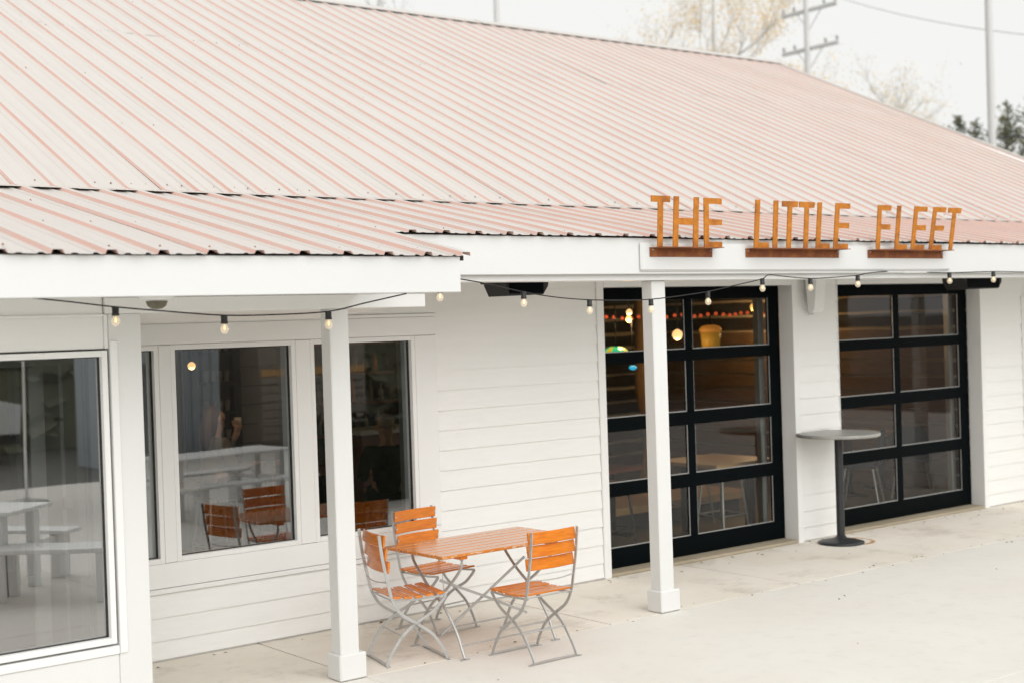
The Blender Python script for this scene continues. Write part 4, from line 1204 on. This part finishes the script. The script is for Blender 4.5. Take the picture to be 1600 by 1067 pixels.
q = MB(); q.box(4.32, 8.9, -10.52, -10.47, .32, .5, bev=.01); q.build('bumper', 'blackplastic', t)
for xx in (5.15, 8.05):
    q = MB(); q.lathe([(.001, -.1), (.2, -.1), (.33, -.09), (.34, 0), (.33, .09), (.2, .1), (.001, .1)], (0, 0, 0), 20); q.v = [(xx + a, -10.54 + c, .34 + b_) for a, b_, c in q.v]
    q.build('wheel', 'blackplastic', t)
t = thing('added_hedge', 'low dark clipped hedge added out of view to darken the narrow window', 'hedge', (10.7, 2.7, 0))  # unseen hedge, added to give the narrow window a dark reflection
q = MB()
for i in range(1500):
    c = Vector((random.uniform(8.9, 12.5), 2.7 + random.uniform(-.33, .33), random.uniform(.05, 1.12)))
    a = Vector((random.uniform(-1, 1), random.uniform(-1, 1), random.uniform(-1, 1))).normalized() * .07; w = a.cross(Vector((random.uniform(-1, 1), random.uniform(-1, 1), 1))).normalized() * .04
    q.add([c - a, c + w, c + a, c - w], [(0, 1, 2, 3)])
q.box(8.95, 12.45, 2.45, 2.95, 0, 1.05)
q.build('foliage', 'darkleaf', t)
# added behind the camera, unseen: things for the glass to mirror
t = thing('added_stone_building', 'low grey stone building added unseen behind the camera for the windows to mirror', 'building', (15, -7.5, 0))
q = MB(); q.box(13.0, 15.4, -9.5, -6.2, -.05, 3.6); q.build('wall', 'stone', t)
for k in range(9):
    q = MB(); q.box(13.02, 15.38, -6.2, -6.15, .06 + .16 * k, .06 + .16 * k + .145, bev=.01); q.build('plank', 'tablewood' if k == 8 else 'stone', t)
q = MB(); q.prism([(-9.9, 3.6), (-5.8, 3.6), (-7.8, 4.9)], lambda a, b_, d_: (d_, a, b_), 12.8, 15.6); q.build('roof', 'intdark', t)
t = thing('added_metal_shed', 'pale grey metal shed added unseen behind the camera as a reflection', 'shed', (10.8, -7.5, 0))  # unseen shed, added as a pale patch in the reflections
q = MB(); q.box(9.4, 12.2, -9.0, -6.3, -.05, 3.4); q.build('wall', 'shedmetal', t)
for k in range(14):
    q = MB(); q.box(9.42 + .2 * k, 9.45 + .2 * k, -6.3, -6.26, .05, 3.38); q.build('rib', 'shedmetal', t)
q = MB(); q.box(10.1, 11.3, -6.3, -6.24, .05, 1.7, bev=.01); q.build('door', 'intdark', t)
t = thing('added_umbrella', 'white patio umbrella added unseen behind the camera to show in the glass', 'umbrella', (6.6, -3.6, 0))  # unseen umbrella, added as a white shape in the wing glass
q = MB(); q.tube([(6.6, -3.6, 0), (6.6, -3.6, 2.75)], .02, 8); q.build('pole', 'white', t)
for k in range(8):
    a0, a1 = math.pi * k / 4, math.pi * (k + 1) / 4
    q = MB(); c_ = (6.6, -3.6, 2.75)
    q.add([c_, (6.6 + 1.5 * math.cos(a0), -3.6 + 1.5 * math.sin(a0), 2.05), (6.6 + 1.5 * math.cos(a1), -3.6 + 1.5 * math.sin(a1), 2.05)], [(0, 1, 2)]); q.build('canopy_panel', 'white', t)
q = MB(); q.lathe([(.001, .08), (.05, .08), (.28, .03), (.30, 0)], (6.6, -3.6, 0), 16); q.build('base', 'greytop', t)
t = thing('hedge', 'tall hedge added unseen behind the camera as a dark backdrop for the glass', 'hedge', (0, -13, 0))  # unseen hedge, added to darken the upper reflections
q = MB()
for i in range(1800):
    x = random.uniform(-16, 40); z = random.uniform(0, 3.6); y = -13.2 + random.uniform(-.6, .6)
    s_ = random.uniform(.15, .35); a = random.uniform(0, 6.28); v = Vector((math.cos(a), .4 * math.sin(a), random.uniform(-.5, .5))) * s_; w = Vector((-.3 * v.z, .6, v.x)).normalized() * s_
    c = Vector((x, y, z)); q.add([c - v - w, c + v - w, c + v + w, c - v + w], [(0, 1, 2, 3)])
q.box(-16, 40, -13.6, -13.0, -.05, 3.3)
q.build('foliage', 'hedge', t)

# ------------------------------------------------------------------ beyond the roof: poles, wires, trees
def pole(x, y, h, r, label, arms=(), adir=(0, 1)):
    t = thing('utility_pole', label, 'utility pole', (x, y, 0), 0, 'utility poles behind the roof')
    q = MB(); q.tube([(x, y, -.05), (x, y, h * .5), (x, y, h)], [r * 1.25, r * 1.08, r * .85], 12); q.build('shaft', 'pole', t)
    a = Vector((adir[0], adir[1], 0)).normalized(); pr = Vector((-a.y, a.x, 0))
    for z, hl in arms:
        c = Vector((x, y, z)) - pr * (r + .06)
        q = MB(); q.obox(c, a * hl, pr * .06, Vector((0, 0, .07))); ar = q.build('crossarm', 'pole', t)
        q = MB()
        for s_ in (-1, 1):
            q.tube([c + a * s_ * hl * .45 - Vector((0, 0, .05)), Vector((x, y, z - .85)) - pr * (r + .01)], .022, 5)
        q.build('brace', 'pole', ar)
        for u_ in (-.95, -.55, .55, .95):
            p = c + a * hl * u_
            q = MB(); q.lathe([(.02, .07), (.03, .12), (.07, .16), (.05, .22), (.075, .25), (.03, .32), (.001, .33)], p, 8); q.build('insulator', 'steel', ar)
    return t
pole(31.0, 39.4, 18, .10, 'plain grey pole rising behind the middle of the ridge')
pole(46.94, 38.57, 17.6, .12, 'grey utility pole with two crossarms behind the right end of the ridge', ((15.0, 1.54), (13.38, 1.58)), (0.06, 1))
pC = pole(40.24, 25.67, 17, .115, 'pale utility pole with a small bracket near the conifers at the right edge')
q = MB(); q.tube([(40.24, 25.5, 7.62), (40.6, 25.1, 7.66), (40.9, 24.9, 7.6)], .03, 6); q.tube([(40.24, 25.5, 6.4), (40.6, 25.1, 6.7), (40.9, 24.85, 7.5)], .03, 6); q.build('bracket', 'darkiron', pC)
q = MB(); q.lathe([(.001, 0), (.17, 0), (.19, .06), (.19, .62), (.16, .68), (.001, .70)], (41.0, 24.75, 6.0), 14); q.build('transformer', 'steel', pC)
def wire(p0, p1, sag, r, label):
    P_ = [Vector(p0).lerp(Vector(p1), i / 16) - Vector((0, 0, sag * 4 * (i / 16) * (1 - i / 16))) for i in range(17)]
    q = MB(); q.tube(P_, r, 5)
    return tag(q.build('overhead_wire', 'pole', None, at=1), label, 'wire', 'overhead wires')
wire((46.8, 37.1, 15.3), (39.0, 20.0, 9.6), .4, .018, 'thin grey wire falling from the crossarm pole to the right')
wire((39.6, 27.4, 6.75), (42.2, 22.0, 6.55), .05, .035, 'thick pale wire passing the conifers by the right-hand pole')

def tree(name, label, base, h, crown_c, crown_r, nb, leafm, nleaf, leafs, seed, group, trunk_r=.22, barkm='twig', spread=1.0):
    rr = random.Random(seed)
    t = thing(name, label, 'tree', base, 0, group)
    B = Vector(base)
    q = MB()
    top = B + Vector((0, 0, h))
    q.tube([B, B + Vector((.1, .05, h * .4)), B + Vector((-.05, .1, h * .75)), top], [trunk_r, trunk_r * .75, trunk_r * .4, trunk_r * .1], 8)
    tr = q.build('trunk', barkm, t)
    tips = []
    q = MB()
    def branch(p, d_, ln, r, lvl):
        pts = [p]; dd = d_.copy()
        for i in range(3):
            dd = (dd + Vector((rr.uniform(-.3, .3), rr.uniform(-.3, .3), rr.uniform(-.05, .28)))).normalized()
            pts.append(pts[-1] + dd * ln / 3)
        q.tube(pts, [r, r * .75, r * .5, r * .25], 4 if lvl else 5, cap=False)
        tips.append((pts[-1], lvl)); tips.append((pts[2], lvl))
        if lvl < 3:
            for k in range(4 if lvl < 2 else 3):
                s_ = pts[rr.choice([1, 2, 3])]
                nd = (dd + Vector((rr.uniform(-1, 1), rr.uniform(-1, 1), rr.uniform(-.35, .8))) * .9).normalized()
                branch(s_, nd, ln * rr.uniform(.45, .7), r * .5, lvl + 1)
    for i in range(nb):
        z = h * rr.uniform(.30, .95)
        a = rr.uniform(0, 6.28)
        d_ = Vector((math.cos(a), math.sin(a), rr.uniform(.2, .9))).normalized()
        branch(B + Vector((0, 0, z)), d_, crown_r * rr.uniform(.5, .95) * spread * (1.15 - .5 * z / h), trunk_r * .30, 0)
    q.build('limbs', barkm, t, kind='stuff')
    q = MB()
    cl_ = [p for p, l_ in tips if l_ >= 1]
    dens = [rr.random() ** 2 for _ in cl_]
    for i in range(nleaf):
        k = rr.randrange(len(cl_))
        if rr.random() > .25 + dens[k]:
            continue
        c = cl_[k] + Vector((rr.gauss(0, .35), rr.gauss(0, .35), rr.gauss(0, .3)))
        a = Vector((rr.uniform(-1, 1), rr.uniform(-1, 1), rr.uniform(-1, 1))).normalized() * leafs * rr.uniform(.6, 1.3)
        b_ = a.cross(Vector((rr.uniform(-1, 1), rr.uniform(-1, 1), rr.uniform(-1, 1)))).normalized() * leafs * .6
        q.add([c - a, c + b_, c + a, c - b_], [(0, 1, 2, 3)])
    q.build('crown', leafm, t)
tree('spring_tree', 'tall almost bare tree with sparse yellow buds behind the ridge, left of the crossarm pole', (51.9, 48.4, 0), 20.5, None, 5.2, 20, 'budgold', 34000, .05, 3, 'bare spring trees behind the roof', .24)
tree('spring_tree', 'smaller bare tree with a few yellow buds showing over the sloping roof edge', (67.3, 48.9, 0), 15.0, None, 4.8, 16, 'bud', 9000, .055, 5, 'bare spring trees behind the roof', .22)
tree('spring_tree', 'faint bare tree whose twigs show beside the plain pole', (33.5, 50.5, 0), 16.3, None, 3.8, 12, 'twig', 700, .08, 9, 'bare spring trees behind the roof', .18)
def conifer(label, base, h, r, seed):
    rr = random.Random(seed)
    t = thing('conifer', label, 'tree', base, 0, 'dark conifers at the right edge')
    B = Vector(base)
    q = MB(); q.tube([B, B + Vector((.05, 0, h * .6)), B + Vector((0, 0, h))], [.14, .06, .012], 8); q.build('trunk', 'bark', t)
    q = MB()
    for i in range(330):
        z = h * (.35 + .65 * rr.random() ** .8); dn = h - z
        ln = min(r, .10 + dn * .62) * rr.uniform(.35, 1.1)
        a = rr.uniform(0, 6.28)
        d_ = Vector((math.cos(a), math.sin(a), rr.uniform(-.05, .55)))
        p0 = B + Vector((0, 0, z))
        n_ = max(3, int(ln / .10))
        for k in range(n_):
            f = (k + .7) / n_
            c = p0 + d_ * ln * f + Vector((0, 0, .10 * f * f))
            if rr.random() < .2:
                continue
            for m_ in range(5):
                v = (d_ * .8 + Vector((rr.uniform(-1, 1), rr.uniform(-1, 1), rr.uniform(-.6, .9)))).normalized() * rr.uniform(.06, .15)
                w = v.cross(Vector((rr.uniform(-1, 1), rr.uniform(-1, 1), rr.uniform(-1, 1)))).normalized() * .016
                q.add([c - w, c + w, c + v], [(0, 1, 2)])
    q.build('crown', 'needle', t)
conifer('slim pointed conifer just right of the pale pole', (41.5, 25.9, 0), 8.85, 1.4, 1)
conifer('dark conifer cut by the right edge of the picture', (42.2, 25.2, 0), 9.5, 1.8, 2)
conifer('low dark conifer just left of the pale pole', (40.9, 26.7, 0), 8.3, 1.4, 3)
conifer('wispy conifer top farthest left along the sloping roof edge', (40.3, 26.95, 0), 8.45, .7, 5)
conifer('broad olive conifer filling the gap behind the wire', (43.6, 27.3, 0), 8.7, 2.0, 4)

# small dry bits on the paving
q = MB(); rr = random.Random(21)
for i in range(105):
    if i < 60:
        x, y = rr.uniform(3.6, 15), 9.0 - abs(rr.gauss(0, .10)) - .02
        if 8.15 < x < 10.6 or 11.3 < x < 13.77:
            y -= .02
    elif i < 98:
        x, y = rr.uniform(4.5, 14), 7.63 + rr.gauss(0, .06)
    else:
        x, y = rr.uniform(4.5, 14), rr.uniform(5.2, 8.8)
    a = rr.uniform(0, 6.28); l_ = rr.uniform(.006, .022); w_ = rr.uniform(.002, .008)
    u_ = Vector((math.cos(a), math.sin(a), 0)); v_ = Vector((-u_.y, u_.x, 0)); c = Vector((x, y, .003))
    q.add([c - u_ * l_, c + v_ * w_ + Vector((0, 0, .006)), c + u_ * l_, c - v_ * w_], [(0, 1, 2, 3)])
q.build('litter', 'drybits', kind='stuff')
